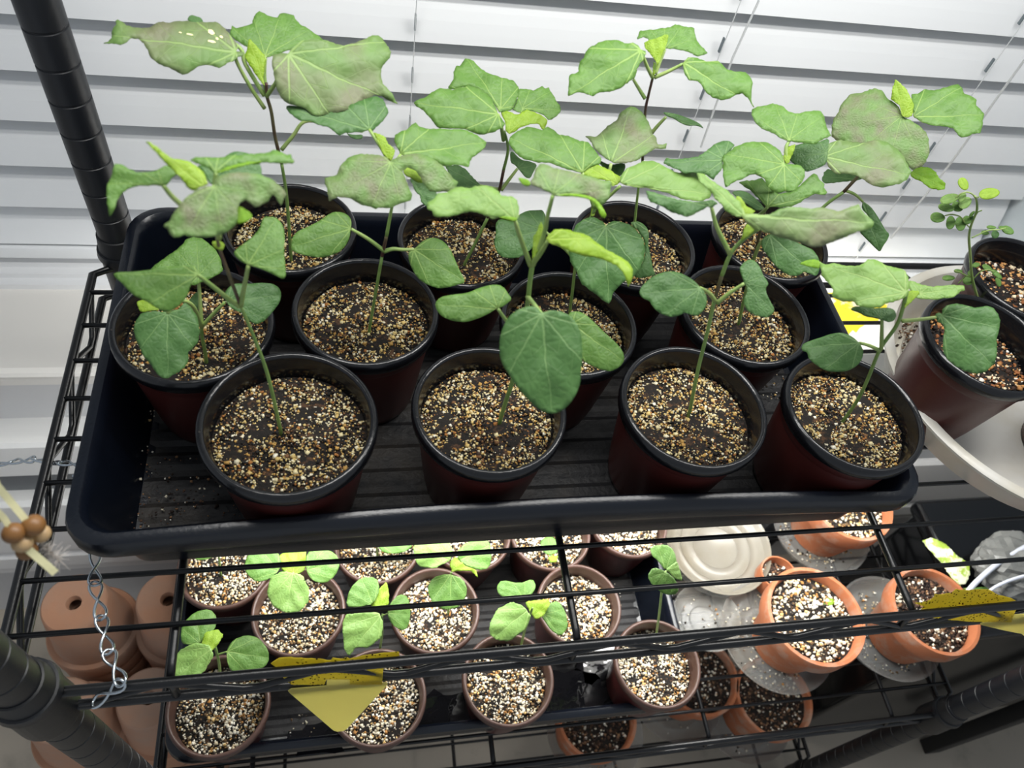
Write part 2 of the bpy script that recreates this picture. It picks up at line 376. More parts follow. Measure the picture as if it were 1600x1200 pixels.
def shelf(z, first=False):
    rr = .33; dz = 2.9
    mb = MB()
    for zz, ins in ((z, 0), (z-dz, 0)):
        for a, b in (((1.2, 0), (XS-1.2, 0)), ((1.2, D), (XS-1.2, D)), ((-2, 2.2), (-2, D-2.2)), ((XS+2, 2.2), (XS+2, D-2.2))):
            if a[1] == b[1]: mb.tube([(a[0], a[1], zz), (b[0], b[1], zz)], rr, 10)
            else: ix = 0 if a[0] < 5 else XS; mb.tube([(ix, 1.0, zz), (a[0], a[1], zz), (b[0], b[1], zz), (ix, D-1.0, zz)], rr, 10)
    sh = mb.build('shelf', M['wire'], rack, True); sharp(sh, 50)
    # collars where the posts pass
    for x, y in ((0, 0), (XS, 0), (XS, D), (0, D)):
        c = MB(); c.lathe([(RP+.05, 1.1), (RP+.45, 1.05), (RP+.55, .5), (RP+.38, .0), (RP+.45, -3.2), (RP+.35, -3.6), (RP+.05, -3.6)], (x, y, z), 28); sharp(c.build('collar', M['post'], sh, True))
        c = MB(); c.lathe([(RP+.02, 2.6), (RP+.14, 2.55), (RP+.3, 1.1)], (x, y, z), 28); sharp(c.build('split_sleeve', M['blackm'], sh, True))
    # snaking truss wire in each side
    def snake(p, q, n, name='truss_wire'):
        P = []; p = np.array(p, float); q = np.array(q, float)
        for i in range(n+1):
            t = i/n; c = p+(q-p)*t; zz = z-.35 if i % 2 else z-dz+.35
            d = (q-p)/np.linalg.norm(q-p)*.5
            P += [c-d+[0, 0, zz], c+d+[0, 0, zz]]
        b = MB(); b.tube(P, .22, 8); o = b.build(name, M['wire'], sh, True); sharp(o, 60)
    snake((2.4, 0, 0), (XS-2.4, 0, 0), 18); snake((2.4, D, 0), (XS-2.4, D, 0), 18)
    snake((-2, 3.0, 0), (-2, D-3.0, 0), 7); snake((XS+2, 3.0, 0), (XS+2, D-3.0, 0), 7)
    # the long deck wires and the cross bars that carry them
    me = None
    n = 9
    for i in range(1, n+1):
        y = 3.4*i+.0
        if me is None:
            b = MB(); b.tube([(-2, 0, 0), (XS+2, 0, 0)], .19, 8); me = bpy.data.meshes.new('deck_wire'); me.from_pydata([tuple(v*.01) for v in b.V], [], b.F); me.materials.append(M['wire']); me.polygons.foreach_set('use_smooth', [True]*len(me.polygons))
        o = bpy.data.objects.new('deck_wire', me); COL.objects.link(o); o.parent = sh; o.location = W((0, y, z+.1))
    for x in (7.3, 32.4, 57.6, 81.5):
        b = MB(); b.tube([(x, 0, z-dz+.1), (x, .35, z-.5), (x, 1.2, z-.45), (x, D-1.2, z-.45), (x, D-.35, z-.5), (x, D, z-dz+.1)], .27, 8); b.build('cross_bar', M['wire'], sh, True)
    return sh
shelf(0); shelf(-41.4); shelf(-80)
place(rack, (XS/2, D/2, FLOOR))

# ================================================================ trays
def rrect(w, d, r, n=6):
    P = []
    for cx, cy, a0 in ((w-r, r, -90), (w-r, d-r, 0), (r, d-r, 90), (r, r, 180)):
        for i in range(n+1): a = math.radians(a0+90*i/n); P.append((cx+r*math.cos(a), cy+r*math.sin(a)))
    return P
def tray(name, x, y, z, w, d, label, sag=0, h=6.4):
    root = thing(name, label, 'tray')
    prof = [(2.7, .1), (1.95, .0), (1.4, h-2.2), (.55, h-1.9), (.12, h-1.75), (0, h-1.4), (0, h-.5), (.12, h-.15), (.4, h), (.75, h), (1.0, h-.25), (1.15, h-.8), (2.05, 1.0), (2.35, .55), (2.8, .45)]
    V = []; L = None
    for ins, zz in prof:
        rad = max(.6, 2.6-ins*.55)
        P = rrect(w-2*ins, d-2*ins, rad, 6)
        # subdivide the long front and back sides so that they can bow
        Q = []
        for i in range(len(P)):
            a, b = P[i], P[(i+1) % len(P)]; Q.append(a)
            if abs(b[0]-a[0]) > w*.4:
                for j in range(1, 16): Q.append((a[0]+(b[0]-a[0])*j/16, a[1]))
        L = len(Q)
        for px, py in Q:
            t = (px+ins)/w; k = math.sin(math.pi*min(1, max(0, t))); f = 1 if py+ins < d/2 else -.3
            V.append((x+ins+px, y+ins+py+(sag*k*.62*(zz/h) if f == 1 else 0), z+zz+(sag*.5*k*(zz/h) if f == 1 else 0)))
    F = []
    for i in range(len(prof)-1):
        for j in range(L): F.append((i*L+j, (i+1)*L+j, (i+1)*L+(j+1) % L, i*L+(j+1) % L)[::-1])
    F.append(tuple(reversed(range(L)))); 
    o = mesh('tray_shell', V, F, M['tray'], root, True); sharp(o, 40)
    b = MB(); ix0, ix1, iy0, iy1 = x+2.4, x+w-2.4, y+2.4, y+d-2.4
    n = 12; st = (iy1-iy0)/n; V = []; 
    for xx in (ix0, ix1):
        for i in range(n):
            y0 = iy0+i*st
            for a, zz in ((.0, .45), (.2, .62), (.56, .62), (.76, .45)): V.append((xx, y0+a*st, z+zz))
        V.append((xx, iy1, z+.45))
    k = len(V)//2; b.add(V, [(i, k+i, k+i+1, i+1) for i in range(k-1)]); b.build('ribbed_floor', M['tray_floor'], root)
    return root
T1R = tray('seedling_tray', 2.1, 5.6, .25, 55.2, 28, 'black growing tray on the upper shelf holding twelve seedling pots', sag=1.0)
T2R = tray('seedling_tray', -.2, 2.7, -41.15, 54.8, 27.6, 'wet black growing tray on the lower shelf under small brown pots', sag=0)

def grains(name, cx, cy, z, R, n, smin, smax, pal, parent, dome=.35, seed=1, dens=.5):
    r = np.random.default_rng(seed)
    a = r.uniform(0, 2*np.pi, n*2); q = np.sqrt(r.uniform(0, 1, n*2))*R
    x, y = q*np.cos(a), q*np.sin(a)
    ph = r.uniform(0, 6.28, 6); f = lambda X, Y, k: np.sin(X*k+ph[0]+1.3*np.sin(Y*k*.8+ph[1]))*np.cos(Y*k*1.1+ph[2]+np.sin(X*k*.7+ph[3]))
    clump = f(x, y, .9)*.6+f(y, x, 2.1)*.5
    keep = (r.uniform(-1, 1, n*2) < clump*.7+dens*1.0-.15); x, y, clump = x[keep][:n], y[keep][:n], clump[keep][:n]; n = len(x)
    s = np.clip(r.lognormal(math.log(smin*1.35), .42, n), smin*.6, smax)
    zz = z+dome*(1-(x*x+y*y)/R/R)+.12*f(x, y, 1.7)+s*.15
    base = np.array([(-1,-1,-1),(1,-1,-1),(1,1,-1),(-1,1,-1),(-1,-1,1),(1,-1,1),(1,1,1),(-1,1,1)], float)
    V = base[None]*r.uniform(.45, 1.0, (n, 8, 3))
    ang = r.uniform(0, 6.28, n); ca, sa = np.cos(ang), np.sin(ang); tl = r.uniform(-.9, .9, n); ct, stt = np.cos(tl), np.sin(tl)
    X = V[..., 0]*ca[:, None]-V[..., 1]*sa[:, None]; Y = V[..., 0]*sa[:, None]+V[..., 1]*ca[:, None]; Z = V[..., 2]*.8
    Y, Z = Y*ct[:, None]-Z*stt[:, None], Y*stt[:, None]+Z*ct[:, None]
    P = np.stack([X*s[:, None]*.5+x[:, None]+cx, Y*s[:, None]*.5+y[:, None]+cy, Z*s[:, None]*.5+zz[:, None]-FLOOR], -1)*.01
    fb = np.array([(0,3,2,1),(4,5,6,7),(0,1,5,4),(1,2,6,5),(2,3,7,6),(3,0,4,7)])
    Fi = (fb[None]+np.arange(n)[:, None, None]*8).reshape(-1)
    me = bpy.data.meshes.new(name); me.vertices.add(n*8); me.vertices.foreach_set('co', P.reshape(-1))
    me.loops.add(len(Fi)); me.loops.foreach_set('vertex_index', Fi)
    me.polygons.add(n*6); me.polygons.foreach_set('loop_start', np.arange(n*6)*4); me.polygons.foreach_set('loop_total', np.full(n*6, 4))
    cols = np.array([srgb(c)[:3] for c, _ in pal]); w = np.array([p for _, p in pal], float)
    idx = np.empty(n, int); hue = f(y, x, 1.3)
    for i in range(n):
        ww = w.copy(); ww[len(w)//2:] *= math.exp(hue[i]*1.2); ww /= ww.sum(); idx[i] = r.choice(len(w), p=ww)
    c = cols[idx]*r.uniform(.8, 1.15, (n, 1)); c = np.concatenate([np.clip(c, 0, 1), np.ones((n, 1))], 1)
    at = me.attributes.new('Col', 'FLOAT_COLOR', 'POINT'); at.data.foreach_set('color', np.repeat(c, 8, 0).reshape(-1))
    me.update(); me.validate(); o = link(name, me, M['grain'], parent); o['kind'] = 'stuff'; return o
PAL_UP = [('cdbf93', 3), ('d9d0b4', 1.5), ('c2a869', 2.8), ('e4decb', .35), ('120e0b', 4.5), ('ad8747', 2.4), ('96622f', 1.0), ('6a4a2c', 1.6), ('33231a', 2.0)]
PAL_RIGHT = [('e0cfae', 1.6), ('f0e8da', .8), ('1c130f', 3), ('3a2418', 2.5), ('b07c48', 1.8), ('8d5730', 1.6), ('c99a60', 1.4)]
PAL_LOW = [('e2d9c2', 3), ('f1ecdf', 2.4), ('cfc0a0', 2), ('2a231c', 2.2), ('6a5236', 1.5), ('a8783f', 1.1), ('dcb878', 1)]
PAL_DARK = [('e2d9c2', 1), ('2a1c14', 3), ('5a4030', 3), ('8a684a', 2), ('f1ecdf', .8)]

POT = {}
def pot_mesh(brown_rim):
    if brown_rim in POT: return POT[brown_rim]
    R = 4.78
    def mk(pr, name, mats, cl=False):
        b = MB(); b.lathe(pr, n=48, close=cl); me = bpy.data.meshes.new(name); me.from_pydata([tuple(v*.01) for v in b.V], [], b.F)
        me.polygons.foreach_set('use_smooth', [True]*len(me.polygons)); me.materials.append(mats); return me
    body = mk([(.01, .35), (3.1, .35), (3.25, 0), (3.42, .05), (3.5, .5), (3.62, 1.2), (3.64, 1.3), (4.32, 7.0), (4.34, 7.15), (4.42, 7.25), (4.45, 8.1)], 'pot', M['potbrown'])
    rim = mk([(4.42, 8.0), (R-.14, 7.95), (R-.02, 8.1), (R, 8.5), (R-.04, 8.85), (R-.2, 9.0), (R-.38, 8.95), (R-.46, 8.75), (R-.48, 8.25), (R-.58, 8.0), (R-.6, 7.8), (R-.6, 7.1), (R-.66, 5.8)], 'rim', M['potrim2' if brown_rim else 'rim'])
    POT[brown_rim] = (body, rim); return POT[brown_rim]
def pot(root, x, y, z, brown_rim=False, pal=PAL_UP, ng=1500, g=(.12, .34), soil=7.15, seed=1, dens=.5, tilt=(0, 0), scale=1):
    body, rim = pot_mesh(brown_rim)
    o = bpy.data.objects.new('pot', body); COL.objects.link(o); o.parent = root; o.location = W((x, y, z)); o.scale = (scale, scale, 1)
    q = bpy.data.objects.new('rim', rim); COL.objects.link(q); q.parent = o
    b = MB(); Rm = 4.18*scale; n = 36; r = np.random.default_rng(seed+100); V = [(x, y, z+soil+.3)]; F = []
    for i in range(1, 9):
        for j in range(n):
            a = 2*math.pi*j/n; rr = Rm*i/8; V.append((x+rr*math.cos(a), y+rr*math.sin(a), z+soil+.32*(1-(i/8)**2)-.05+(r.uniform(-.07, .07) if i < 8 else -.05)))
    for j in range(n): F.append((0, 1+j, 1+(j+1) % n))
    for i in range(7):
        for j in range(n): F.append((1+i*n+j, 1+(i+1)*n+j, 1+(i+1)*n+(j+1) % n, 1+i*n+(j+1) % n))
    b.add(V, F); s = b.build('soil', M['soil'], root, True)
    grains('grains', x, y, z+soil-.02, Rm-.1, ng, g[0], g[1], pal, s, .3, seed, dens)
    return o

# ================================================================ plants
def inside(poly, x, y):
    c = False; j = len(poly)-1
    for i in range(len(poly)):
        xi, yi = poly[i]; xj, yj = poly[j]
        if (yi > y) != (yj > y) and x < (xj-xi)*(y-yi)/(yj-yi)+xi: c = not c
        j = i
    return c
def leaf(root, kind, sm, c, tip, w, org, outline, seed=0):
    """a leaf blade lying in the plane through org; the blade droops, cups and puckers off that plane"""
    r = random.Random(seed)
    P = [np.array(p, float) for p in outline]
    # round the traced corners a little
    Q = []
    for i in range(len(P)):
        a, b = P[i], P[(i+1) % len(P)]; Q += [a*.78+b*.22, a*.22+b*.78] if sm else [a*.88+b*.12, a*.12+b*.88]
    R_ = []; size = max(np.ptp([p[0] for p in P]), np.ptp([p[1] for p in P])); st = max(1.6, min(3.6, size/26))
    for i in range(len(Q)):
        a, b = Q[i], Q[(i+1) % len(Q)]; L = np.linalg.norm(b-a); n = max(1, int(L/st)); d = (b-a)/(L+1e-6); nn = np.array([d[1], -d[0]])
        for j in range(n):
            off = 0 if sm else r.uniform(-.5, .5)*min(1.5, st*.7)
            R_.append(a+(b-a)*j/n+nn*off)
    poly = [(float(p[0]), float(p[1])) for p in R_]
    xs = [p[0] for p in poly]; ys = [p[1] for p in poly]
    g = max(2.6, size/22); ins = []
    yy = min(ys)+g*.5; row = 0
    arr = np.array(poly)
    while yy < max(ys):
        xx = min(xs)+(g*.5 if row % 2 else 0)
        while xx < max(xs):
            if inside(poly, xx, yy) and np.min((arr[:, 0]-xx)**2+(arr[:, 1]-yy)**2) > (g*.45)**2: ins.append((xx+r.uniform(-.2, .2)*g, yy+r.uniform(-.2, .2)*g))
            xx += g
        yy += g*.87; row += 1
    res = delaunay_2d_cdt([Vector(p) for p in poly+ins], [], [list(range(len(poly)))], 1, 1e-4)
    VV, FF = res[0], res[2]
    dv = -ray(*c); up = np.array([0, 0, 1.0]); n = up*(1-w)+dv*w; n /= np.linalg.norm(n)
    c3 = atP(c[0], c[1], org, n); t3 = atP(tip[0], tip[1], org, n)
    eu = t3-c3; Lf = np.linalg.norm(eu); eu /= Lf; ev = np.cross(n, eu)
    ph = [r.uniform(0, 6.28) for _ in range(4)]
    V3 = []; UV = []
    wid = 1e-3
    tmp = []
    for v in VV:
        q = atP(v.x, v.y, org, n); d = q-c3; u, vv = float(d@eu), float(d@ev); tmp.append((q, u/Lf, vv/Lf, v)); wid = max(wid, abs(vv)/Lf)
    for q, u, vv, v in tmp:
        rr = math.hypot(u, vv)
        dist = np.linalg.norm(q-CAM)
        s = .10*Lf*(rr**2)*.55 + .05*Lf*(vv/wid)**2            # droop away from the viewer towards tip and margins
        s -= .028*Lf*(1-math.exp(-abs(vv)*9))                   # the midrib lies in a shallow valley
        pk = math.sin(abs(vv)*16-u*13+ph[0])*.5+math.sin(u*9+ph[1]+vv*5)*.5
        s += (.016 if sm else .024)*Lf*pk*min(1, rr*2.2)
        s += .025*Lf*math.sin(math.atan2(vv, u)*5+ph[2])*rr*rr*(0.4 if sm else 1)
        p = CAM+(q-CAM)*(1+s/dist); V3.append(p); UV.append((u, vv))
    me = bpy.data.meshes.new('leaf'); me.from_pydata([tuple(W(p)) for p in V3], [], [tuple(f) for f in FF])
    uvl = me.uv_layers.new(name='UVMap')
    for lp in me.loops: uvl.data[lp.index].uv = UV[lp.vertex_index]
    me.update(); o = link('leaf' if kind != 'f' else 'leaf_fold', me, LM[kind], root, True)
    md = o.modifiers.new('thickness', 'SOLIDIFY'); md.thickness = .00028; md.offset = 0
    return o, c3

LEAVES = [
 ('p1','p',0,(335,291),(290,368),0.5,-1,[(334,283),(342,275),(358,270.4),(382,269.6),(408,273.6),(428,282),(440,293),(448,304),(443,311),(440,321),(436,316),(432,309),(426,303),(418,315),(408,320),(398,324),(392,318),(384,312),(374,317),(370,328),(372,340),(368,352),(358,360),(346,367),(330,369),(314,370.4),(298,370),(288,366),(280,370),(272,370.4),(266,365),(261,357),(256,354),(259,349),(264,347),(270,336),(280,320),(294,306),(308,296),(324,290),(335,291)],[(342,372),(338,340),(335,291)]),
 ('p1','f',0,(370,320),(393,340),0.6,-1.5,[(370,320),(378,324),(388,330),(394,336),(393,342),(384,347),(374,350),(368,348)],None),
 ('p1','n',0,(320,292),(227,221.6),0.6,-0.2,[(227,221.6),(236,223),(246,230),(258,240),(270,248),(282,250),(296,252),(308,260),(318,270),(324,282),(325.6,288),(316,291),(302,298.4),(292,292),(286,282),(276,272),(264,260),(256,252),(244,238),(234,228)],None),
 ('p1','g',0,(255,289),(171.6,339),0.6,0.4,[(179,256),(190,257),(202,264),(216,270),(234,269),(246,266),(260,258),(272,264),(278,272),(268,278),(262,288),(255,290),(238,290),(216,290.4),(200,295),(190,302),(184,310),(180,322),(176,332),(171.6,339),(169.6,330),(167.6,314),(166,298),(169,286),(174,276),(177,266)],[(330,352),(294,328),(270,308),(255,289.4)]),
 ('p1','g',0,(337,269),(461,252.4),0.45,0.6,[(297,250),(306,245),(322,246.4),(342,246),(366,243),(390,241),(416,239),(430,234.4),(442,239),(448,243),(455,241),(456,247),(461,252.4),(456,256),(438,255.6),(420,254),(406,254),(386,257),(366,262),(350,267),(340,270.4),(336,272),(330,266),(320,260),(308,255)],[(340,320),(336,290),(337,269.6)]),
 ('p1','f',0,(338,270),(406,251),0.7,0.4,[(408,251.6),(390,252.4),(370,257),(354,262),(342,267),(339,270),(350,268),(366,263.6),(386,258.4),(407,255.2)],None),
 ('p1','d',1,(336,278),(408,266),0.5,2.2,[(306,258),(330,260),(342,252),(358,240),(368,236.4),(380,238),(390,240),(406,256),(409.4,266),(408,280),(390,280),(350,284),(334,290),(326,284),(318,270)],None),
 ('p1','g',1,(308.8,429.3),(177.1,427.7),0.55,0,[(177.1,427.7),(184.7,425.1),(206.3,424.9),(232.3,421.9),(254,418.4),(273.5,415.8),(290.8,414.7),(303.8,414.7),(307.1,421.2),(310.8,428.8),(303.8,435.3),(297.3,446.2),(293,461.3),(284.3,474.3),(271.3,484.1),(260.5,488.4),(247.5,483),(234.5,474.3),(221.5,467.8),(208.5,461.3),(197.7,450.5),(189,440.7),(180.3,434.2)],[(374.2,478.7),(358,467.8),(336.3,450.5),(309.2,429.3)]),
 ('p1','g',1,(388.3,413.7),(431.7,340),0.55,0,[(412.2,338.9),(429.5,338.9),(438.2,346.5),(443.6,357.3),(445.1,372.5),(443.6,394.2),(445.7,413.7),(446.8,431),(442.5,436.4),(431.7,431),(418.7,424.5),(405.7,419.1),(390.5,414.7),(379.7,410.4),(368.8,401.7),(364.9,395.2),(371,387.7),(384,379),(397,368.2),(405.7,357.3),(408.9,346.5)],[(376.4,477.6),(380.7,452.7),(388.3,414.7)]),
 ('p1','n',0,(336.3,383.3),(351.5,376.8),0.6,0,[(330.9,377.9),(340.7,374.7),(351.5,381.2),(348.2,392),(334.2,387.7)],None),
 ('q1','d',0,(261.6,489.5),(262.7,591.3),0.75,-2,[(221.5,489.5),(236.7,486.2),(254,487.3),(267,487.3),(280,481.9),(288.7,472.2),(297.3,478.7),(306,491.7),(311.4,506.8),(312.1,519.8),(309.2,535),(301.7,543.7),(294.1,550.2),(295.2,561),(288.7,574),(277.8,582.7),(268.1,587),(262.7,591.8),(254,590.2),(245.3,584.8),(236.7,571.8),(225.8,558.8),(217.2,541.5),(210.7,526.3),(208.9,513.3),(212.8,500.3)],[(315.1,511.2),(301.7,478.7),(280,470),(261.6,489.5)]),
 ('q1','g',0,(310.3,431),(247.5,411.5),0.5,1,[(234.5,421.2),(247.5,410.4),(267,396.3),(282.2,385.5),(290.8,374.7),(303.8,369.9),(316.8,372.5),(327.7,381.2),(336.3,389.8),(345,405),(348.2,422.3),(340.7,428.8),(329.8,435.3),(316.8,439.7),(301.7,446.2),(293,444),(297.3,431),(306,422.3),(280,420.2),(254,421.2)],[(315.1,511.2),(312.5,470),(310.3,435.3)]),
 ('q1','d',1,(355.8,470),(438.2,461.3),0.6,0,[(351.5,457),(358,448.3),(366.7,442.9),(388.3,443.6),(407.8,441.8),(425.2,442.9),(436,449.4),(439.9,459.2),(437.1,472.2),(429.5,483),(418.7,496),(407.8,504.7),(399.2,506.8),(390.5,502.5),(379.7,489.5),(366.7,485.2),(358,478.7),(351.5,467.8)],[(316.8,509),(334.2,489.5),(351.5,472.2)]),
 ('q1','n',0,(247.5,483),(215,470),0.6,-0.5,[(212.8,472.2),(223.7,467.8),(236.7,474.3),(249.7,484.1),(236.7,485.2),(223.7,488.4),(218.2,485.2)],None),
 ('q1','d',1,(311.4,480.8),(309.2,454.8),0.6,0.5,[(294.1,470),(301.7,461.3),(309.2,454.8),(312.5,470),(311.4,480.8),(306,485.2),(299.5,478.7)],None),
 ('b1','p',0,(368.3,81.3),(175,55),0.5,0,[(161.7,68.3),(170,64.2),(175,58.3),(174.2,53.3),(176.7,45),(181.7,39.2),(180,33.3),(184.2,30),(189.2,33.3),(196.7,39.2),(206.7,42.5),(220,43.7),(235,43.3),(243.3,36.7),(253.3,34.2),(265,35.3),(278.3,33.3),(291.7,32.8),(305,34.2),(321.7,35),(335,34.2),(343.3,36.7),(350,43.3),(360,55),(368.3,66.7),(372.5,73.3),(368.3,80.8),(380.8,81.7),(381.7,85),(373.3,88.3),(365,95),(353.3,100),(343.3,106.3),(333.3,103.3),(318.3,101.7),(308.3,104.2),(300,110.8),(293.3,114.7),(283.3,116.7),(276.7,112.5),(263.3,105.8),(250,100.8),(236.7,91.7),(231.7,83.3),(230,76.7),(223.3,66.7),(216.7,60.8),(205,60),(196.7,66.7),(189.2,70),(180,68.3),(168.3,68.3)],[(413.3,169.2),(391.7,136.7),(370,96.7),(368.3,81.7)]),
 ('b1','g',0,(414.9,87.1),(439.7,20.2),0.5,1,[(370,44),(381,41.2),(393.8,37.6),(395.7,27.5),(400.2,20.2),(405.7,17.4),(412.2,21.1),(423.2,26.6),(432.3,27.9),(436.9,22),(443.3,19.8),(452.5,22),(459.8,24.7),(461.6,30.2),(467.1,36.7),(478.1,43.1),(489.1,50.4),(498.3,55.9),(505.6,62.3),(487.3,69.7),(465.3,77),(448.8,78.8),(432.3,85.2),(415.8,89.8),(403,91.6),(390.2,77),(377.3,67.8),(370,64.2),(359,55),(361.8,39.4)],[(416.7,146.6),(413.1,119.1),(414.9,87.6)]),
 ('b1','p',0,(451.6,84.7),(621.1,162.2),0.6,-1.5,[(450.7,84.3),(454.3,77),(472.6,62.3),(491,61.4),(509.3,63.2),(531.3,70.6),(538.6,71.1),(555.1,66.9),(571.6,60.5),(580.8,55.9),(590,55),(599.1,62.3),(606.5,72.4),(611,82.5),(608.3,91.6),(599.1,100.8),(595.5,110),(595.5,121),(599.1,132),(612,144.8),(622,163.1),(613.8,160.4),(597.3,151.2),(586.3,148.1),(575.3,154),(562.5,159.5),(553.3,170.5),(535,173.2),(520.3,177.8),(505.6,179.6),(494.6,181.8),(487.3,179.6),(478.1,170.5),(465.3,165.9),(452.5,163.1),(443.3,157.6),(432.3,141.1),(429.6,126.5),(426.8,110),(424.6,97.1),(426.8,86.2),(439.7,82.5)],[(416.7,150.3),(430.5,130.1),(443.3,102.6),(451.6,85.2)]),
 ('b1','n',0,(413.1,132),(389.2,59.6),0.8,-0.3,[(389.2,59.6),(397.5,67.8),(406.7,78.8),(414,87.1),(414.9,95.3),(413.1,110),(411.2,124.6),(414,135.6),(406.7,126.5),(397.5,113.6),(386.5,97.1),(381.9,88),(385.6,78.8)],None),
 ('b1','d',1,(308.3,35),(300,23.3),0.5,1.5,[(292.5,31.7),(295,25.8),(300,23.3),(306.7,25.8),(313.3,27.5),(317.5,33.3),(315,37.5),(305,39.2)],[(413.3,150),(383.3,100),(375,75),(333.3,50)]),
 ('b1','d',1,(556,196),(560,217),0.5,0.6,[(540,208),(554,211),(567,210),(566.4,217),(556,218),(546,214),(536,200),(530,190),(560,190),(566,200)],[(440,234),(458,212),(476,190),(510,192)]),
 ('q2','d',0,(577.1,202.5),(448.8,168.6),0.5,2,[(447.9,165),(458,165),(472.6,166.8),(498.3,176),(535,169.6),(562.5,157.6),(588.1,149.4),(599.1,155.8),(604.6,168.6),(606.8,176),(597.3,190.6),(586.3,199.8),(580.8,205.3),(575.3,203.5),(564.3,207.1),(551.5,207.1),(540.5,207.1),(529.5,212.6),(522.1,205.3),(511.1,198),(494.6,194.3),(483.6,188.8),(469,188.8),(454.3,177.8),(447.9,170.5)],[(610.1,254.8),(593.6,227.3),(577.1,202.5)]),
 ('q2','p',0,(610.4,254),(580,324),0.5,-1,[(610,252),(600,244),(580,241),(560,240.4),(548,244),(538,252),(530,262),(526,273),(516,276),(507.6,278),(507,286),(511,296),(513,308),(514,314),(526,308),(544,309),(556,315),(564,320),(578,323),(586,326.4),(596,324.4),(610,326),(620,320),(632,316),(642,313),(643.6,304),(640,296),(637,288),(632,276),(629,268),(637,261.6),(648,266),(658,278),(662,288),(670,298),(680,300),(694,299),(710,301),(712.4,291),(716.4,285),(708,280),(700,268),(688,256),(672,246),(656,240),(632,242),(614,249)],None),
 ('q2','n',1,(630,268),(656,282),0.5,-0.6,[(629,267),(637,260),(648,264),(659,278),(661,286),(652,285),(642,278),(634,275)],None),
 ('q2','f',1,(632,278),(630,316),0.6,-1.4,[(637,288),(640,296),(643.6,304),(642,313),(632,316),(620,320),(618,316),(628,300),(630,284)],None),
 ('q2','d',0,(646,284),(670,320),0.6,0.6,[(640,278),(658,280),(670,296),(683,300),(680,316),(669,325),(658,316),(656,306),(648,298)],None),
 ('q2','g',0,(626,241),(761,222),0.5,0.8,[(626,242),(617,224),(616,212),(626,206),(636,203),(648,191),(655,197),(667,202),(684,201),(713,202),(728,203),(743,210),(761,222),(757,232),(750,238),(739,245),(734,254),(732,261),(721,259),(710,258),(695,260),(680,252),(660,248),(640,246)],[(610,256),(620,250),(626,242)]),
 ('q2','n',0,(610,252),(583,207),0.8,0,[(583,207),(592,209),(602,214),(606,224),(617,234),(616,242),(611,252),(606,248),(598,240),(592,226)],None),
 ('q2','g',1,(548,357),(455,386),0.6,0,[(455,390),(456,372),(464,362),(480,355),(498,346),(512,336),(522,331),(536,332),(546,338),(549.6,348),(548,358),(546,372),(540,384),(530,394),(516,400),(500,403),(480,400),(462,395)],[(600,392),(576,374),(549,358)]),
 ('q2','g',1,(647,390),(728,441),0.6,0,[(640,390),(648,389),(658,378),(670,372),(682,371.6),(694,378),(704,390),(711,406),(718,422),(728,441),(716,445),(700,449),(686,451),(670,446),(656,438),(648,428),(642,416),(637.6,402)],[(600,393),(614,389),(628,390),(647,390)]),
 ('b2','g',0,(778.4,178.1),(646.4,160.7),0.5,-0.5,[(646.4,160.7),(651,156.1),(663.8,152.4),(676.7,143.3),(689.5,137.8),(700.5,138.7),(707.8,141.4),(720.7,135.4),(733.5,134.6),(746.3,137.8),(759.2,145.1),(768.4,155.2),(774.8,168),(778.4,179),(784.9,186.3),(789.4,193.7),(784.9,199.2),(775.7,204.7),(762.9,208.4),(750,211.1),(742.7,208.4),(728,201.9),(709.7,201),(684,200.1),(676.7,190),(667.5,179),(660.2,171.7),(649.2,166.2)],[(786.7,219.4),(783,197.3),(778.4,179)]),
 ('b2','g',0,(782.1,169.8),(729.8,91.9),0.45,0.8,[(698.7,136.8),(707.8,125.8),(708.8,111.2),(713.3,102.9),(718.8,102.9),(726.2,91.9),(735.3,91.9),(744.5,100.2),(753.7,109.3),(768.4,116.7),(786.7,122.2),(801.4,125.8),(809.6,135),(811.4,144.2),(806.9,158.8),(799.5,171.7),(786.7,173.5),(779.4,175.3),(774.8,166.2),(766.5,153.3),(753.7,142.3),(739,135),(720.7,135.4),(707.8,140.5)],None),
 ('b2','g',0,(816,169.8),(876.5,171.7),0.5,0.9,[(811.4,137.8),(823.4,139.6),(834.4,141.4),(847.2,135),(850.9,137.8),(858.2,136.8),(861.9,146),(869.2,157),(876.5,168),(876.5,175.3),(869.2,182.7),(858.2,188.2),(849,179),(838,175.3),(823.4,171.7),(812.4,176.3),(799.5,171.7),(806.9,158.8)],None),
 ('b2','n',0,(794.9,208.4),(854.5,197.3),0.6,-0.6,[(781.2,169.8),(792.2,173.5),(808.7,179.9),(821.5,171.7),(834.4,174.4),(847.2,180.8),(855.4,188.2),(853.6,197.3),(849,204.7),(841.7,193.7),(827,194.6),(814.2,199.2),(803.2,206.5),(795.9,210.2),(789.4,204.7),(789.4,190),(784.9,182.7)],None),
 ('b2','d',1,(808.7,263.4),(839.9,257.9),0.5,0.5,[(796.8,237.7),(801.4,236.8),(808.7,245),(816,250.5),(825.2,251.4),(839.9,256.9),(834.4,267),(828.9,278.9),(821.5,278),(812.4,267),(805,257.9),(797.7,254.2)],[(783,297.3),(795.9,279.9),(808.7,263.4)]),
 ('b2','d',0,(750,290),(698,262),0.5,1,[(696,260),(714,258),(726,263),(736,274),(746,284),(753,290),(740,293),(726,295),(714,296),(708,290),(704,278),(700,268)],[(778,296),(760,292),(750,290)]),
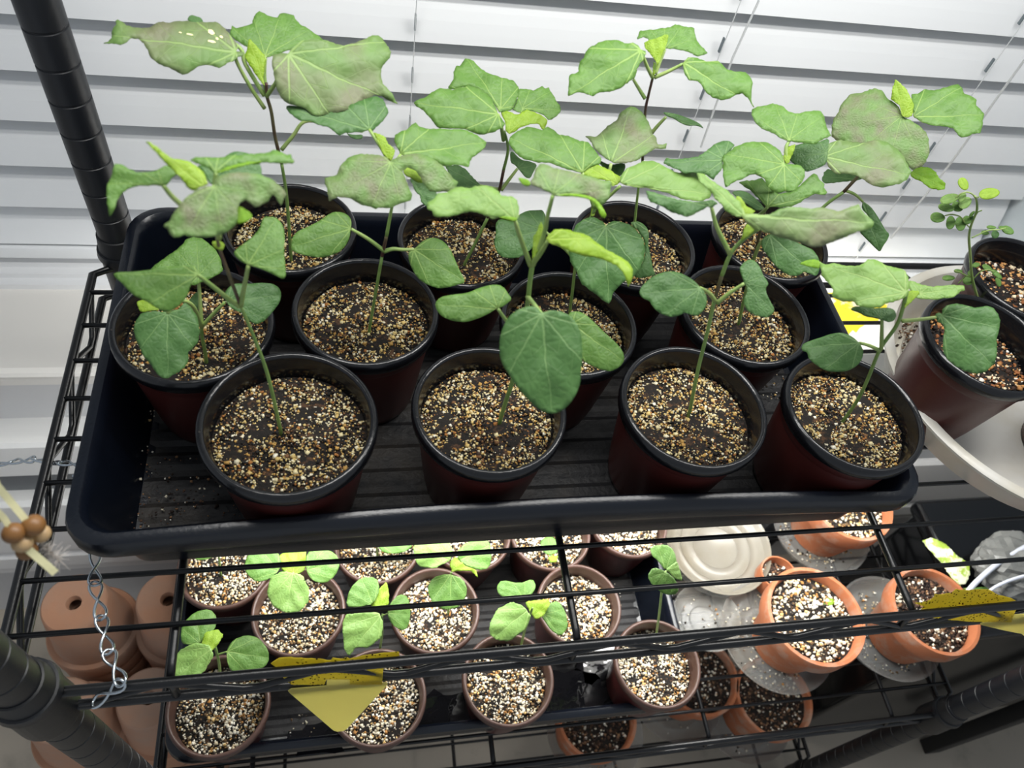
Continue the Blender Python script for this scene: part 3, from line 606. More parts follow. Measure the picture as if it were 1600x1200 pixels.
 ('q3','g',0,(910,269),(798,216),0.5,0.5,[(794,222),(798,214),(810,204),(824,198),(836,200),(846,204),(856,198),(864,202),(872,210),(890,213),(904,220),(920,222),(926,232),(940,248),(938,256),(924,260),(910,270),(900,268),(884,264),(868,258),(856,254),(840,254),(820,249),(810,244),(798,230)],[(928,324),(920,300),(910,270)]),
 ('q3','n',0,(966,289),(898,249),0.6,-0.5,[(898,249),(910,249.6),(924,252),(940,260),(956,268),(966,274),(973.6,279),(966,288),(956,292),(954,283),(940,281),(924,278),(912,273),(904,260)],None),
 ('q3','l',0,(969,289),(1112,303),0.5,-0.8,[(968,286),(970,274),(980,262),(992,258),(1006,252),(1020,251),(1032,256),(1044,264),(1060,270),(1075,268),(1088,270),(1101,285),(1112,300),(1110,309),(1097,314),(1080,313),(1066,311),(1047,303),(1028,298),(1011,294),(985,292)],[(932,325),(945,313),(969,291)]),
 ('q3','p',0,(955,255),(987,166),0.45,1.2,[(954,252),(946,248),(938,240),(928,232),(924,222),(913,212.4),(932,214),(942,204),(950,196),(964,188),(968,178),(980,168),(987,166),(996,170),(1004,176),(1010,186),(1016,196),(1019,208),(1026,216),(1027,226),(1034,226),(1042,223.6),(1040,233),(1026,232),(1016,237),(1004,244),(996,251),(980,254.4),(960,256)],[(932,325),(946,290),(955,255.6)]),
 ('q3','d',1,(952,260),(976,264),0.5,2,[(936,250),(952,258),(976,254),(977.6,263),(970,276),(960,274),(950,266),(938,258)],None),
 ('q3','d',0,(947,354.2),(950.8,475),0.72,-1,[(946.7,353.3),(941.7,346.7),(931.7,340),(921.7,339.2),(910,343.3),(901.7,350),(896.7,358.3),(890,375),(888.7,396.7),(891.7,410),(900,423.3),(908.3,443.3),(921.7,453.3),(933.3,461.7),(941.7,468.3),(950.8,475),(955,470),(958.3,456.7),(966.7,446.7),(976.7,440),(990,433.3),(998.3,423.3),(1005,408.3),(1008,393.3),(1006.7,380),(1001.7,368.3),(993.3,358.3),(983.3,350),(970,346.7),(956.7,345.8),(950.8,349.2)],[(926.7,341.7),(936.7,348.3),(947,354.2)]),
 ('q3','d',1,(848,359),(774,378),0.6,0.8,[(810,336),(824,329),(840,328.4),(848,328),(853,338),(851,354),(846,370),(832,388),(814,402),(798,404),(784,402),(776,394),(771.6,380),(775,366),(774,350),(780,342),(794,345),(804,347)],[(902,410),(876,382),(848,359)]),
 ('q3','n',0,(928,338),(930,314),0.8,-0.2,[(924,320),(929,314),(933,326),(928,338),(923,338)],None),
 ('q3','n',0,(932,318),(946,340),0.8,-0.6,[(932,314),(940,320),(948,336),(944,342),(936,332)],None),
 ('b3','g',0,(1001.1,78.4),(886.8,150.1),0.55,-0.5,[(886.8,151.1),(887.8,134.6),(888.7,117.2),(903.3,113.3),(905.2,97.8),(912,90.1),(917.8,76.5),(926.5,71.7),(936.2,65.8),(947.8,63.3),(965.3,62.9),(974.9,66.8),(980.8,68.8),(988.5,66.4),(996.3,69.7),(1001.1,77.5),(1007.9,79.4),(1009.8,83.3),(1005.9,92),(996.3,105.6),(991.4,115.3),(988.5,124),(978.8,130.8),(969.1,138.5),(957.5,142.4),(947.8,143.4),(938.1,144.3),(926.5,150.1),(918.8,148.2),(911,144.3),(899.4,145.3)],[(1019.9,121.1),(1011.8,105.6),(1001.7,79.4)]),
 ('b3','g',0,(1038.9,76.5),(1066,39.7),0.45,0.8,[(995.3,62),(999.2,48.4),(1013.7,47.1),(1033.1,44.5),(1048.6,42.6),(1056.3,38.1),(1066,40.7),(1085.4,43.6),(1085.4,53.3),(1090.2,64.9),(1098.9,75.5),(1105.7,82.3),(1100.9,86.2),(1090.2,88.1),(1083.4,85.2),(1069.9,79.4),(1054.4,76.5),(1040.8,76.5),(1031.1,77.5),(1015.6,68.8),(1011.8,60),(1004,58.1)],[(1023.4,115.3),(1031.1,95.9),(1038.9,77.1)]),
 ('b3','n',0,(1025.3,96.8),(1043.7,53.3),0.8,-0.2,[(1005.9,66.8),(1015.6,62),(1031.1,58.1),(1041.8,53.3),(1044.7,55.2),(1042.8,64.9),(1038.9,76.5),(1033.1,90.1),(1028.2,101.7),(1024.4,95.9),(1015.6,84.3),(1007.9,74.6)],None),
 ('b3','n',0,(1023.4,107.5),(1027.3,97.8),0.8,0,[(1021.1,93.9),(1023.4,99.8),(1025.3,93.9),(1029.2,97.8),(1026.3,107.5),(1022.4,119.1),(1019.5,115.3)],None),
 ('b3','g',0,(1067.6,97.8),(1174.5,163.7),0.55,-0.3,[(1067,97.8),(1073.8,90.1),(1085.4,89.1),(1095.1,93),(1104.8,96.8),(1122.2,94.9),(1128,99.8),(1133.8,107.5),(1147.4,112.3),(1162.9,112.3),(1170.6,117.2),(1176.5,128.8),(1174.5,142.4),(1173.5,155.9),(1178.4,168.5),(1174.5,163.7),(1168.7,154),(1161,146.3),(1149.3,148.2),(1139.6,155),(1128,156.9),(1114.5,153),(1104.8,146.3),(1095.1,130.8),(1089.3,126.9),(1075.7,124.9),(1069.9,115.3),(1067,105.6)],[(1022.4,121.1),(1044.7,111.4),(1067,99.8)]),
 ('b3','d',1,(1040.8,182.1),(1099.9,201.5),0.5,0,[(1035,175.3),(1046.6,176.3),(1060.2,179.2),(1075.7,185),(1087.3,189.9),(1095.1,194.7),(1099.9,201.5),(1093.1,197.6),(1085.4,196.2),(1075.7,197),(1064.1,192.8),(1052.4,185),(1042.8,182.1)],[(1018.5,207.3),(1029.2,194.7),(1040.8,182.7)]),
 ('b3','g',1,(996.3,111.4),(988.5,123),0.5,0.5,[(984.6,115.3),(991.4,113.3),(996.3,107.5),(992.4,121.1),(988.5,124.9)],[(1007.9,154),(998.2,138.5),(989.5,124)]),
 ('b3','d',1,(990,345.8),(1023.3,429.2),0.7,0,[(983.3,348.3),(993.3,345),(1003.3,348.3),(1011.7,356.7),(1014.2,366.7),(1012.5,380),(1015,393.3),(1018.3,408.3),(1020,420),(1025,429.2),(1015,431.7),(1001.7,435),(990,433.3),(1000,420),(1008.3,400),(1006.7,375),(998.3,361.7)],None),
 ('p2','d',1,(846.3,490.9),(863.1,646.1),0.78,-4,[(845.6,488.5),(839.7,480.4),(828.1,478),(814.1,481.5),(800.1,489.7),(790.7,501.4),(782.5,520.1),(780.2,538.7),(781.4,557.4),(786.1,571.4),(795.4,585.4),(802.4,597.1),(811.7,608.8),(823.4,622.8),(835.1,634.4),(851.4,644.9),(865.4,646.6),(879.4,641.4),(891.1,629.8),(900.4,615.8),(906.3,599.4),(907.4,583.1),(909.8,562.1),(909.8,541.1),(907.4,520.1),(900.4,503.7),(888.8,492),(874.8,486.2),(860.7,484.6),(851.4,487.4)],[(824.6,464),(832.7,473.4),(846.3,490.9)]),
 ('p2','g',1,(777.9,482.7),(679.8,475.7),0.55,0,[(679.8,473.4),(688,464),(706.7,460.5),(730,458.2),(748.7,450),(765,445.4),(779,444.9),(788.4,450),(794.2,459.4),(800.1,467.5),(790.7,475.7),(783.7,480.4),(776.7,481.5),(762.7,490.9),(746.4,497.9),(727.7,503.7),(706.7,501.4),(690.3,494.4),(682.2,485)],[(821.1,520.1),(804.7,513.1),(790.7,500.2),(777.9,482.7)]),
 ('p2','g',1,(893.4,506.1),(975.1,564.4),0.6,0,[(887.6,488.5),(902.8,486.2),(914.4,490.9),(928.4,503.7),(944.8,520.1),(961.1,534.1),(972.8,548.1),(976.3,562.1),(968.1,573.7),(954.1,580.7),(940.1,578.4),(923.8,571.4),(910.9,564.4),(905.1,543.4),(898.1,520.1),(889.9,503.7)],[(821.1,520.1),(858.4,510.7),(893.4,506.1)]),
 ('p2','l',0,(805,345),(668,323),0.5,-0.4,[(667,318),(680,310),(684,302),(700,300),(714,292),(732,294),(744,291),(760,290),(772,294),(780,300),(784,306),(800,307),(808,312),(811,324),(811,336),(808,344),(804,346),(792,343),(780,340),(770,342),(762,338),(752,334),(736,330),(720,334),(704,338),(688,339),(678,338),(676,330),(667,326)],[(829,415),(814,374),(805,345.6)]),
 ('p2','f',1,(804,346),(780,340),0.8,-0.5,[(778,339.6),(788,338),(800,339),(808.4,341),(807.6,344.4),(804,346.4),(792,343.6)],None),
 ('p2','p',0,(864,304.4),(954,296),0.45,0.5,[(864,304),(856,300),(844,294),(832,290),(829,284),(834,276),(836,264),(844,256),(852,256),(864,262),(880,266),(900,270),(920,275),(940,282),(956,283),(954,296),(952,308),(944,318),(938,320),(930,312),(916,306),(900,304),(880,305),(868,307)],[(833,414),(850,366),(855,340),(864,305)]),
 ('p2','f',1,(868,306.4),(946,340),0.7,0,[(868,305.6),(888,302.4),(908,303.6),(926,308),(938,318),(948,336),(944,341),(938,338),(932,320),(920,311),(900,307),(880,307.2)],None),
 ('p2','f',1,(828.9,285.4),(809.6,278),0.7,0.4,[(808.7,277.1),(819.7,278.9),(827,281.7),(829.8,289),(823.4,291.8),(814.2,287.2)],None),
 ('p2','n',0,(834,406),(845,345),0.8,-0.3,[(845,345),(850,358),(852,370),(848,382),(838,396),(832,406),(831.6,390),(833,372),(840,358)],None),
 ('p2','n',0,(855,375),(982,449),0.6,-1,[(853,374),(856,368),(866,359),(880,358),(893,361),(910,365),(922,370),(933,380),(947,390),(963,398),(980,408),(989,420),(989,428),(985,442),(982,449),(977,433),(972,423),(963,415),(952,410),(940,405),(927,402),(917,401),(905,397),(890,393),(880,388),(870,384),(858,380)],[(830,415),(845,395),(856,376)]),
 ('q4','g',0,(1225,256.9),(1134.1,292.5),0.5,-0.5,[(1129.4,243.8),(1138.8,238.1),(1148.1,228.8),(1159.4,225),(1168.8,222.2),(1183.8,221.6),(1198.8,223.1),(1210,228.8),(1219.4,236.3),(1224.1,245.6),(1226,255.9),(1232.5,256.5),(1243.8,257.8),(1251.3,258.8),(1257.8,266.3),(1257.8,273.8),(1253.1,285),(1245.6,294.4),(1236.3,300),(1225,300),(1215.6,302.8),(1206.3,298.1),(1198.8,290.6),(1195,281.3),(1189.4,275.6),(1180,271.9),(1170.6,273.8),(1161.3,279.4),(1150,283.1),(1140.6,288.8),(1134.1,292.5),(1131.3,285),(1129.4,273.8),(1129.4,260.6)],None),
 ('q4','g',0,(1199.3,323.8),(1290.6,300),0.5,-0.8,[(1153.8,285),(1165,282.2),(1180,282.2),(1189.4,277.5),(1196.9,285),(1215.6,302.8),(1225,300.9),(1236.3,300),(1251.3,288.8),(1262.5,277.5),(1271.9,270),(1277.5,273.8),(1281.3,281.3),(1287.8,286.9),(1287.8,294.4),(1292.5,300),(1288.8,304.7),(1271.9,302.8),(1260.6,309.4),(1249.4,316.9),(1238.1,322.5),(1221.3,324.4),(1204.4,323.4),(1198.8,323.4),(1193.1,318.8),(1181.9,307.5),(1172.5,296.3),(1161.3,290.6)],[(1185.6,336.6),(1193.1,330),(1199.3,323.8)]),
 ('q4','g',0,(1233.1,218.5),(1211.2,162.4),0.45,0.8,[(1174.6,170.9),(1181.9,167.3),(1196.6,164.8),(1208.7,161.7),(1223.4,166.1),(1233.1,174.6),(1242.9,178.2),(1259.9,173.9),(1281.9,172.9),(1288,183.1),(1289.2,192.9),(1296.5,207.5),(1298.9,212.4),(1286.7,217.2),(1274.6,225),(1257.5,224.1),(1242.9,222.1),(1230.7,220.9),(1218.5,214.8),(1203.9,206.3),(1191.7,201.4),(1179.5,190.4),(1174.6,180.7)],[(1229.5,253.8),(1228.2,231.9),(1233.1,219.7)]),
 ('q4','d',1,(1291.6,239.2),(1233.1,246.5),0.5,1.5,[(1224.6,224.6),(1235.6,229.4),(1257.5,223.3),(1277,223.3),(1296.5,214.8),(1293.6,236.7),(1291.6,256.2),(1277,263.6),(1257.5,269.7),(1240.4,256.2),(1230.7,246.5)],None),
 ('q4','n',0,(1226.9,256.9),(1243.4,224.1),0.8,-0.2,[(1225,236.3),(1232.5,229.7),(1243.4,224.1),(1241.9,232.5),(1236.3,245.6),(1232.5,255),(1226.9,256.9),(1224.1,247.5)],None),
 ('q4','d',0,(1131.3,249.4),(1037.5,255),0.45,0.8,[(1036.6,255),(1041.3,246.6),(1048.8,248.4),(1063.8,248.4),(1080.6,246.6),(1091.9,243.8),(1105,234.4),(1116.3,225),(1129.4,220.3),(1140.6,221.3),(1148.1,226.9),(1140.6,236.3),(1131.3,242.8),(1129.4,255),(1129.4,262.5),(1120,273.8),(1114.4,281.3),(1105,273.8),(1090,270.9),(1080.6,269.1),(1071.3,271.9),(1058.1,264.4),(1045,259.7)],[(1215.6,285),(1168.8,264.4),(1131.3,249.8)]),
 ('q4','d',1,(1204,368),(1276,430),0.65,-0.5,[(1192,372),(1200,366),(1212,365),(1228,370),(1244,378),(1260,386),(1270,390),(1280,404),(1281,420),(1276,432),(1266,428),(1256,424),(1250,430),(1238,432),(1224,426),(1210,414),(1200,400),(1192,390),(1189,380)],[(1178,404),(1188,380),(1204,369)]),
 ('q4','d',1,(1195,326.3),(1144.4,300),0.5,1,[(1142.5,300),(1155.6,297.2),(1168.8,300.9),(1180,309.4),(1189.4,318.8),(1195,326.3),(1183.8,330),(1174.4,324.4),(1161.3,315),(1150,307.5)],None),
 ('p3','p',0,(1162,337),(1365,348),0.6,-1,[(1160,336),(1168,334),(1188,335.6),(1204,334.4),(1220,326),(1232,323),(1248,323.6),(1266,327),(1276,324),(1292,325),(1310,330),(1328,324),(1342,318),(1345,326),(1356,338),(1365.6,348),(1362,356),(1348,361),(1338,362),(1328,367),(1310,375),(1296,380),(1284,385),(1268,386.4),(1254,381),(1240,378),(1230,373),(1216,371),(1204,366),(1192,362),(1184,356),(1170,348),(1162,342)],[(1184,358),(1172,348),(1162.4,337.6)]),
 ('p3','f',0,(1300,372),(1365,348),0.6,-1.15,[(1342,326),(1356,338),(1365.6,348),(1362,356),(1348,361),(1338,362),(1328,367),(1310,375),(1316,360),(1332,344)],None),
 ('p3','l',0,(1162,337),(1089,270),0.55,-0.4,[(1088,270),(1100,272),(1110,280),(1124,290),(1138,299),(1148,310),(1156,316),(1160,326),(1164,332),(1166,336),(1160,338),(1156,340),(1146,337),(1134,330),(1128,320),(1118,312),(1112,302),(1102,292),(1092,282)],None),
 ('p3','n',0,(1164,336),(1154,307),0.6,-0.1,[(1149,308),(1154,306),(1160,312),(1166,322),(1180,330),(1176,334),(1166,336),(1160,334),(1152,318)],None),
 ('p3','d',1,(1093.3,450),(998.3,458.3),0.6,-1,[(998.3,458.3),(1001.7,448.3),(1011.7,438.3),(1023.3,430),(1038.3,425),(1050,423.7),(1063.3,426.7),(1076.7,433.3),(1086.7,440.8),(1093.3,448.3),(1100,455),(1104.7,465),(1104.2,476.7),(1096.7,488.3),(1088.3,494.2),(1078.3,491.7),(1070,488.3),(1061.7,493.3),(1048.3,495.3),(1035,491.7),(1025,485),(1018.3,476.7),(1015,470),(1005,466.7)],[(1117.5,470),(1108.3,458.3),(1094.2,450)]),
 ('p3','d',1,(1163,442.4),(1209,486),0.65,0,[(1163,443),(1160,434),(1155,420),(1160,412),(1170,405),(1180,408),(1188,418),(1192,430),(1198,438),(1201,444),(1196,450),(1198,460),(1204,472),(1210,482),(1208,490),(1198,497),(1184,494),(1170,488),(1163,478),(1162,466),(1168,456),(1166,446)],[(1120,474),(1140,458),(1163,443)]),
 ('p3','d',0,(1111.6,322.5),(1011.3,301.9),0.55,1,[(1009.4,298.1),(1020.6,300),(1037.5,305.6),(1056.3,311.3),(1080.6,315),(1101.3,314.1),(1112.5,311.3),(1121.9,317.8),(1112.5,324.4),(1105,322.5),(1097.5,328.1),(1086.3,333.8),(1075,339.4),(1065.6,336.6),(1050.6,331.9),(1037.5,324.4),(1026.3,318.8),(1015,315),(1011.3,307.5)],[(1140.6,396.6),(1120,354.4),(1111.6,323.4)]),
 ('p3','n',0,(1166,368),(1180,352),0.8,-0.1,[(1166,350),(1182,356),(1174,366),(1164,372),(1157,378),(1162,360)],None),
 ('b4','p',0,(1408.6,181.2),(1362.3,219.7),0.55,0,[(1408.6,180.7),(1403.7,166.1),(1394,158.7),(1384.2,151.4),(1379.4,141.7),(1367.2,138),(1357.4,140.5),(1345.2,145.3),(1328.2,147.8),(1323.3,153.9),(1313.6,163.6),(1311.1,173.4),(1303.8,183.1),(1298.9,197.7),(1298.9,212.4),(1306.2,219.7),(1330.6,227),(1352.6,229.4),(1372.1,231.9),(1386.7,234.3),(1403.7,241.6),(1413.5,251.4),(1420.8,261.1),(1425.7,266),(1442.7,258.7),(1447.6,251.4),(1452.5,236.7),(1451.3,219.7),(1447.6,207.5),(1437.9,197.7),(1423.2,188)],None),
 ('b4','p',0,(1288,245.3),(1420.8,273.3),0.55,-2,[(1279.4,241.6),(1284.3,231.9),(1296.5,223.3),(1316,218.5),(1330.6,222.1),(1350.1,223.3),(1369.6,217.2),(1386.7,222.1),(1403.7,234.3),(1413.5,246.5),(1418.4,258.7),(1424.5,268.4),(1418.4,280.6),(1406.2,287.9),(1394,289.2),(1379.4,292.8),(1367.2,291.6),(1352.6,283.1),(1335.5,273.3),(1320.9,270.9),(1306.2,272.1),(1294.1,261.1),(1290.4,248.9)],[(1257.5,264.8),(1269.7,253.8),(1288,245.3)]),
 ('b4','n',0,(1411.1,181.9),(1398.9,123.4),0.8,-0.2,[(1398.9,123.4),(1406.2,129.5),(1415.9,139.2),(1423.2,151.4),(1427.4,163.6),(1425.7,180.7),(1418.4,184.3),(1408.6,180.7),(1406.2,166.1),(1396.4,158.7),(1391.6,153.9),(1394,139.2)],None),
 ('b4','g',0,(1426.9,183.1),(1537.8,179.5),0.5,0.3,[(1423.2,146.6),(1435.4,146.6),(1445.2,139.2),(1457.4,141.7),(1472,138),(1486.6,133.2),(1497.6,131.4),(1503.7,136.8),(1506.1,146.6),(1518.3,150.2),(1525.6,156.3),(1525.6,166.1),(1539,178.2),(1535.4,190.4),(1532.9,207.5),(1520.7,208.7),(1511,213.6),(1501.2,214.8),(1493.9,207.5),(1489.1,200.2),(1474.4,197.7),(1452.5,195.3),(1440.3,190.4),(1426.9,183.1),(1425.7,163.6)],None),
 ('b4','f',0,(1425.7,269.7),(1476.9,291.6),0.6,-0.2,[(1422,272.1),(1428.1,263.6),(1440.3,259.9),(1452.5,262.3),(1462.2,268.4),(1467.1,278.2),(1476.9,285.5),(1476.9,295.2),(1467.1,297.2),(1452.5,294),(1440.3,284.3),(1425.7,278.2)],None),
 ('b4','d',0,(1340.4,280.6),(1284.3,275.7),0.5,0.3,[(1284.3,280.6),(1286.7,270.9),(1292.8,263.6),(1306.2,268.4),(1330.6,268.4),(1347.7,279.4),(1337.9,283.1),(1320.9,283.1),(1306.2,285.5),(1289.2,287.2)],None),
 ('b4','d',1,(1348,315),(1375,394.4),0.75,0,[(1348,314),(1360,322),(1370,336),(1378,350),(1384,360),(1390,366),(1386,376),(1380,384),(1375,394.4),(1366,386),(1354,374),(1342,362),(1350,356),(1360,350),(1356,336),(1346,326)],[(1322,298),(1336,304),(1348,315)]),
 ('b4','n',0,(1281.9,244.1),(1274.6,241.6),0.6,-2,[(1274.6,242.8),(1281.9,239.2),(1289.2,246.5),(1286.7,250.2),(1281.9,248.9)],None),
 ('p4','l',0,(1414.7,456.9),(1281.4,409.7),0.5,-0.3,[(1280.4,407.6),(1288.9,414),(1301.6,410.8),(1320.7,415.1),(1337.7,416.1),(1348.4,411.9),(1354.7,405.5),(1365.4,404.4),(1376,409.7),(1386.6,416.1),(1401.5,418.2),(1414.2,422.5),(1419.6,435.2),(1420.6,448),(1418.5,458.6),(1418.5,461.8),(1410,467.1),(1397.2,471.4),(1384.5,474.6),(1376,479.9),(1363.2,482),(1350.5,479.9),(1339.9,477.7),(1333.5,471.4),(1316.5,471.4),(1303.7,466.1),(1299.5,460.7),(1301.6,452.2),(1297.4,445.9),(1288.9,437.4),(1284.6,431),(1282.5,422.5)],None),
 ('p4','f',0,(1280.4,412.9),(1248.5,411.9),0.6,-0.2,[(1248.5,411.9),(1259.1,407.6),(1269.7,405.1),(1278.2,406.6),(1281.4,411.9),(1280.4,419.3),(1269.7,418.2),(1257,415.1)],None),
 ('p4','l',0,(1437.6,458.6),(1506.7,449.1),0.45,0.5,[(1420.6,437.4),(1431.2,441.6),(1444,445.9),(1456.7,448),(1473.7,445.9),(1492.9,445.4),(1505.6,445.9),(1507.3,453.3),(1499.2,456.5),(1490.7,465),(1473.7,466.1),(1461,468.2),(1441.9,467.1),(1429.1,465),(1424.9,456.5),(1419.6,450.1)],None),
 ('p4','n',0,(1416.4,479.9),(1427,454.4),0.7,-0.3,[(1414.2,460.7),(1420.6,454.4),(1435.5,454.4),(1436.6,458.6),(1427,469.2),(1418.5,477.7),(1413.2,482),(1413.2,469.2)],None),
 ('p4','d',1,(1378.1,496.9),(1328.2,484.1),0.5,-0.2,[(1328.2,484.1),(1333.5,478.8),(1346.2,478.8),(1363.2,482),(1378.1,480.9),(1388.7,480.9),(1397.2,484.1),(1401.1,492.6),(1397.2,501.1),(1388.7,503.7),(1382.4,501.1),(1367.5,496.9),(1352.6,494.7),(1342,488.4)],[(1377.1,544.7),(1377.7,520.2),(1378.1,497.3)]),
 ('p4','d',1,(1342,535.1),(1252.7,543.6),0.6,0,[(1251.7,543.6),(1254.9,537.2),(1267.6,531.9),(1284.6,526.6),(1299.5,521.3),(1314.4,519.6),(1327.1,523.4),(1335.6,528.7),(1344.1,537.2),(1349.4,547.9),(1347.3,560.6),(1339.9,571.2),(1325,579.7),(1308,581.4),(1291,579.7),(1276.1,571.2),(1263.4,560.6),(1261.2,550),(1254.9,548.9)],[(1374.9,547.9),(1359,540.4),(1343.1,535.8)]),
 ('p4','d',0,(1471.6,492.6),(1552.4,571.2),0.7,0,[(1461,495.8),(1462.1,490.5),(1467.4,487.9),(1471.6,490.5),(1471.6,483.1),(1480.1,476.7),(1492.9,474.6),(1505.6,476.7),(1520.5,480.9),(1537.5,478.8),(1548.1,478.8),(1556.6,486.2),(1563,499),(1561.9,511.7),(1556.6,528.7),(1557.7,550),(1554.5,567),(1541.7,579.7),(1529,584.4),(1512,581.9),(1495,573.4),(1480.1,562.7),(1473.7,550),(1472.7,533),(1475.9,518.1),(1473.7,507.5),(1465.2,503.2)],[(1410,501.5),(1435.5,499.4),(1462.1,495.8)]),
 ('s1','l',0,(334,1010),(268,1064),0.4,-0.5,[(268,1064),(267.2,1040),(280,1016),(304,1004),(328,1008),(334,1024),(320,1048),(304,1064),(280,1064.8)],None),
 ('s1','g',1,(314,1006),(304,956),0.4,0.5,[(282,1000),(284,976),(304,956),(328,951.2),(339.2,964),(336,984),(320,996),(312,1006),(288,1008)],None),
 ('s1','n',0,(320,1016),(349.2,992),0.5,-0.3,[(314,1008),(320,988),(340,983.2),(349.2,992),(340,1008),(328,1020),(316,1016)],None),
 ('s1','g',1,(355.2,1018),(420,1028),0.4,0,[(354,1016),(364,1000),(384,992),(404,996),(420,1016),(420,1036),(400,1052),(376,1056),(360,1048),(354,1032)],[(338,1024),(346,1020.8),(355.2,1018)]),
 ('s2','g',1,(436,892),(384,880),0.4,0,[(382,878),(392,860),(412,854),(432,858),(440,876),(436,892),(420,906),(400,910),(384,896)],None),
 ('s2','n',0,(458,896),(468,847.2),0.5,0.3,[(436,868),(452,856),(468,847.2),(478,856),(479.2,876),(476,892),(460,898),(440,892)],None),
 ('s2','l',0,(458,894),(448,958),0.4,-0.5,[(418,920),(424,900),(444,892),(472,898),(483.2,920),(482,940),(468,956),(448,958),(428,948),(418,932)],None),
 ('s2','g',1,(478,892),(528,876),0.4,0,[(478,864),(500,855.2),(524,864),(532,880),(524,900),(508,912),(488,908),(478,892)],None),
 ('s3','g',1,(584,946),(564,902),0.4,0.3,[(540,948),(546,920),(564,902),(588,902),(594,920),(584,944),(560,948.8)],None),
 ('s3','n',0,(594,948),(604.8,908),0.6,0.2,[(580,938),(588,924),(604,908),(608,928),(607.2,944),(596,950),(580,948)],None),
 ('s3','l',0,(596,960),(544,1024),0.45,-0.5,[(535.2,976),(540,960),(564,956.8),(592,956.8),(598.8,972),(596,996),(576,1012),(556,1012),(546,1026),(538,1016)],None),
 ('s3','g',1,(604.8,958),(640,960),0.5,0,[(608,944),(624,928),(638,932),(642,956),(638,980),(628,986),(612,976),(604.8,960)],[(596.8,960),(600,960.8),(604.8,958.8)]),
 ('s4','l',0,(706,876),(648,856),0.4,0,[(646,860),(648,840),(676,838),(700,844),(708,860),(704,876),(680,888),(656,886),(648,874)],None),
 ('s4','g',1,(710,880),(764,852),0.4,0.3,[(712,864),(728,848),(748,840),(764,844),(768.8,868),(764,888),(748,892),(720,880)],None),
 ('s4','n',0,(706,892),(747.2,903.2),0.5,-0.4,[(702,880),(710,870),(728,872),(744,892),(747.2,903.2),(736,892),(716,892),(706,894)],None),
 ('s4','g',1,(704.8,896.8),(704,954),0.45,-0.6,[(667.2,920),(676,902),(700,896),(724,904),(731.2,924),(720,948),(696,954),(676,944)],None),
 ('s5','g',1,(820,938),(800,908),0.4,0.5,[(776,916),(784,906),(812,912),(832,904),(838,916),(832,928),(816,940),(792,936),(778,928)],None),
 ('s5','l',0,(828,950),(772,996),0.4,-0.3,[(764.8,976),(776,952),(800,940),(820,948),(830,964),(820,984),(796,1002),(776,1000),(766,992)],None),
 ('s5','g',1,(850,960),(876,995.2),0.4,0,[(846,964),(856,944),(872,938),(884,956),(888,980),(876,995.2),(860,984),(852,972)],None),
 ('s5','n',0,(832,964),(860,940),0.5,-0.3,[(820,940),(856,936),(860,944),(848,964),(836,968),(828,956)],None),
 ('s6','g',1,(1040,892),(1028,852),0.4,0.4,[(1015.2,854),(1040,850),(1054,860),(1059.2,888),(1040,892),(1028,876),(1018,868)],None),
 ('s6','g',1,(1040,894),(1012,904),0.4,-0.3,[(1011.2,900),(1020,886),(1040,892),(1058,908),(1060,928),(1040,930),(1020,916)],None),
 ('s6','l',0,(1040.8,892),(1066.4,908),0.4,0.1,[(1040,890),(1058,876),(1067.2,908),(1056,904.8)],None),
 ('s7','n',0,(580,838),(540,844),0.4,0,[(538,840),(548,828),(580,828),(580,836),(564,850),(548,848)],None),
 ('s7','g',1,(590,846),(647.2,850),0.4,0,[(588,852),(596,828),(640,826),(647.2,852),(628,864.8),(600,864.8)],None),
 ('s8','g',1,(340,858),(300,868),0.4,0,[(300,868),(302,848),(336,846),(340,860),(328,874),(308,876)],None),
 ('s8','g',1,(340,858),(364,856),0.4,0,[(338,860),(340,846),(366,846),(362,864),(344,864.8)],None),
 ('s9','g',1,(860,868),(856,836),0.4,0,[(844,844),(860,836),(874,848),(872,864),(856,868),(844.8,858)],None),
 ('s9','n',0,(860,868),(866,878),0.4,-0.2,[(856,870),(872,868),(870,878),(860,879.2)],None),
 ('s9','g',1,(874,868),(886,880),0.4,0.2,[(874,860),(882,868),(887.2,880),(880,884),(874,878)],None),
 ('s10','l',0,(744,828),(744,840),0.4,0,[(726,826),(760,824.8),(756,836),(744,840),(732,838)],None),
 ('t2','v',0,(1500,915.2),(1440,844),0.6,0,[(1440,844),(1456,840),(1476,848),(1496,868),(1514,880),(1516,896),(1510,912),(1498,914),(1484,900),(1472,880),(1452,860)],[(1488,928),(1496,920),(1500,915.2)]),
 ('t2','g',0,(1516,920),(1552,920),0.5,0,[(1516,919.2),(1536,916.8),(1552.8,919.2),(1540,924),(1520,924.8)],[(1496,924),(1508,920),(1516,920)]),
 ('t1','n',0,(1294,944),(1294,936),0.4,0,[(1286,940),(1292,934.4),(1302,936),(1304,943.2),(1296,948),(1288,946.4)],None),
]
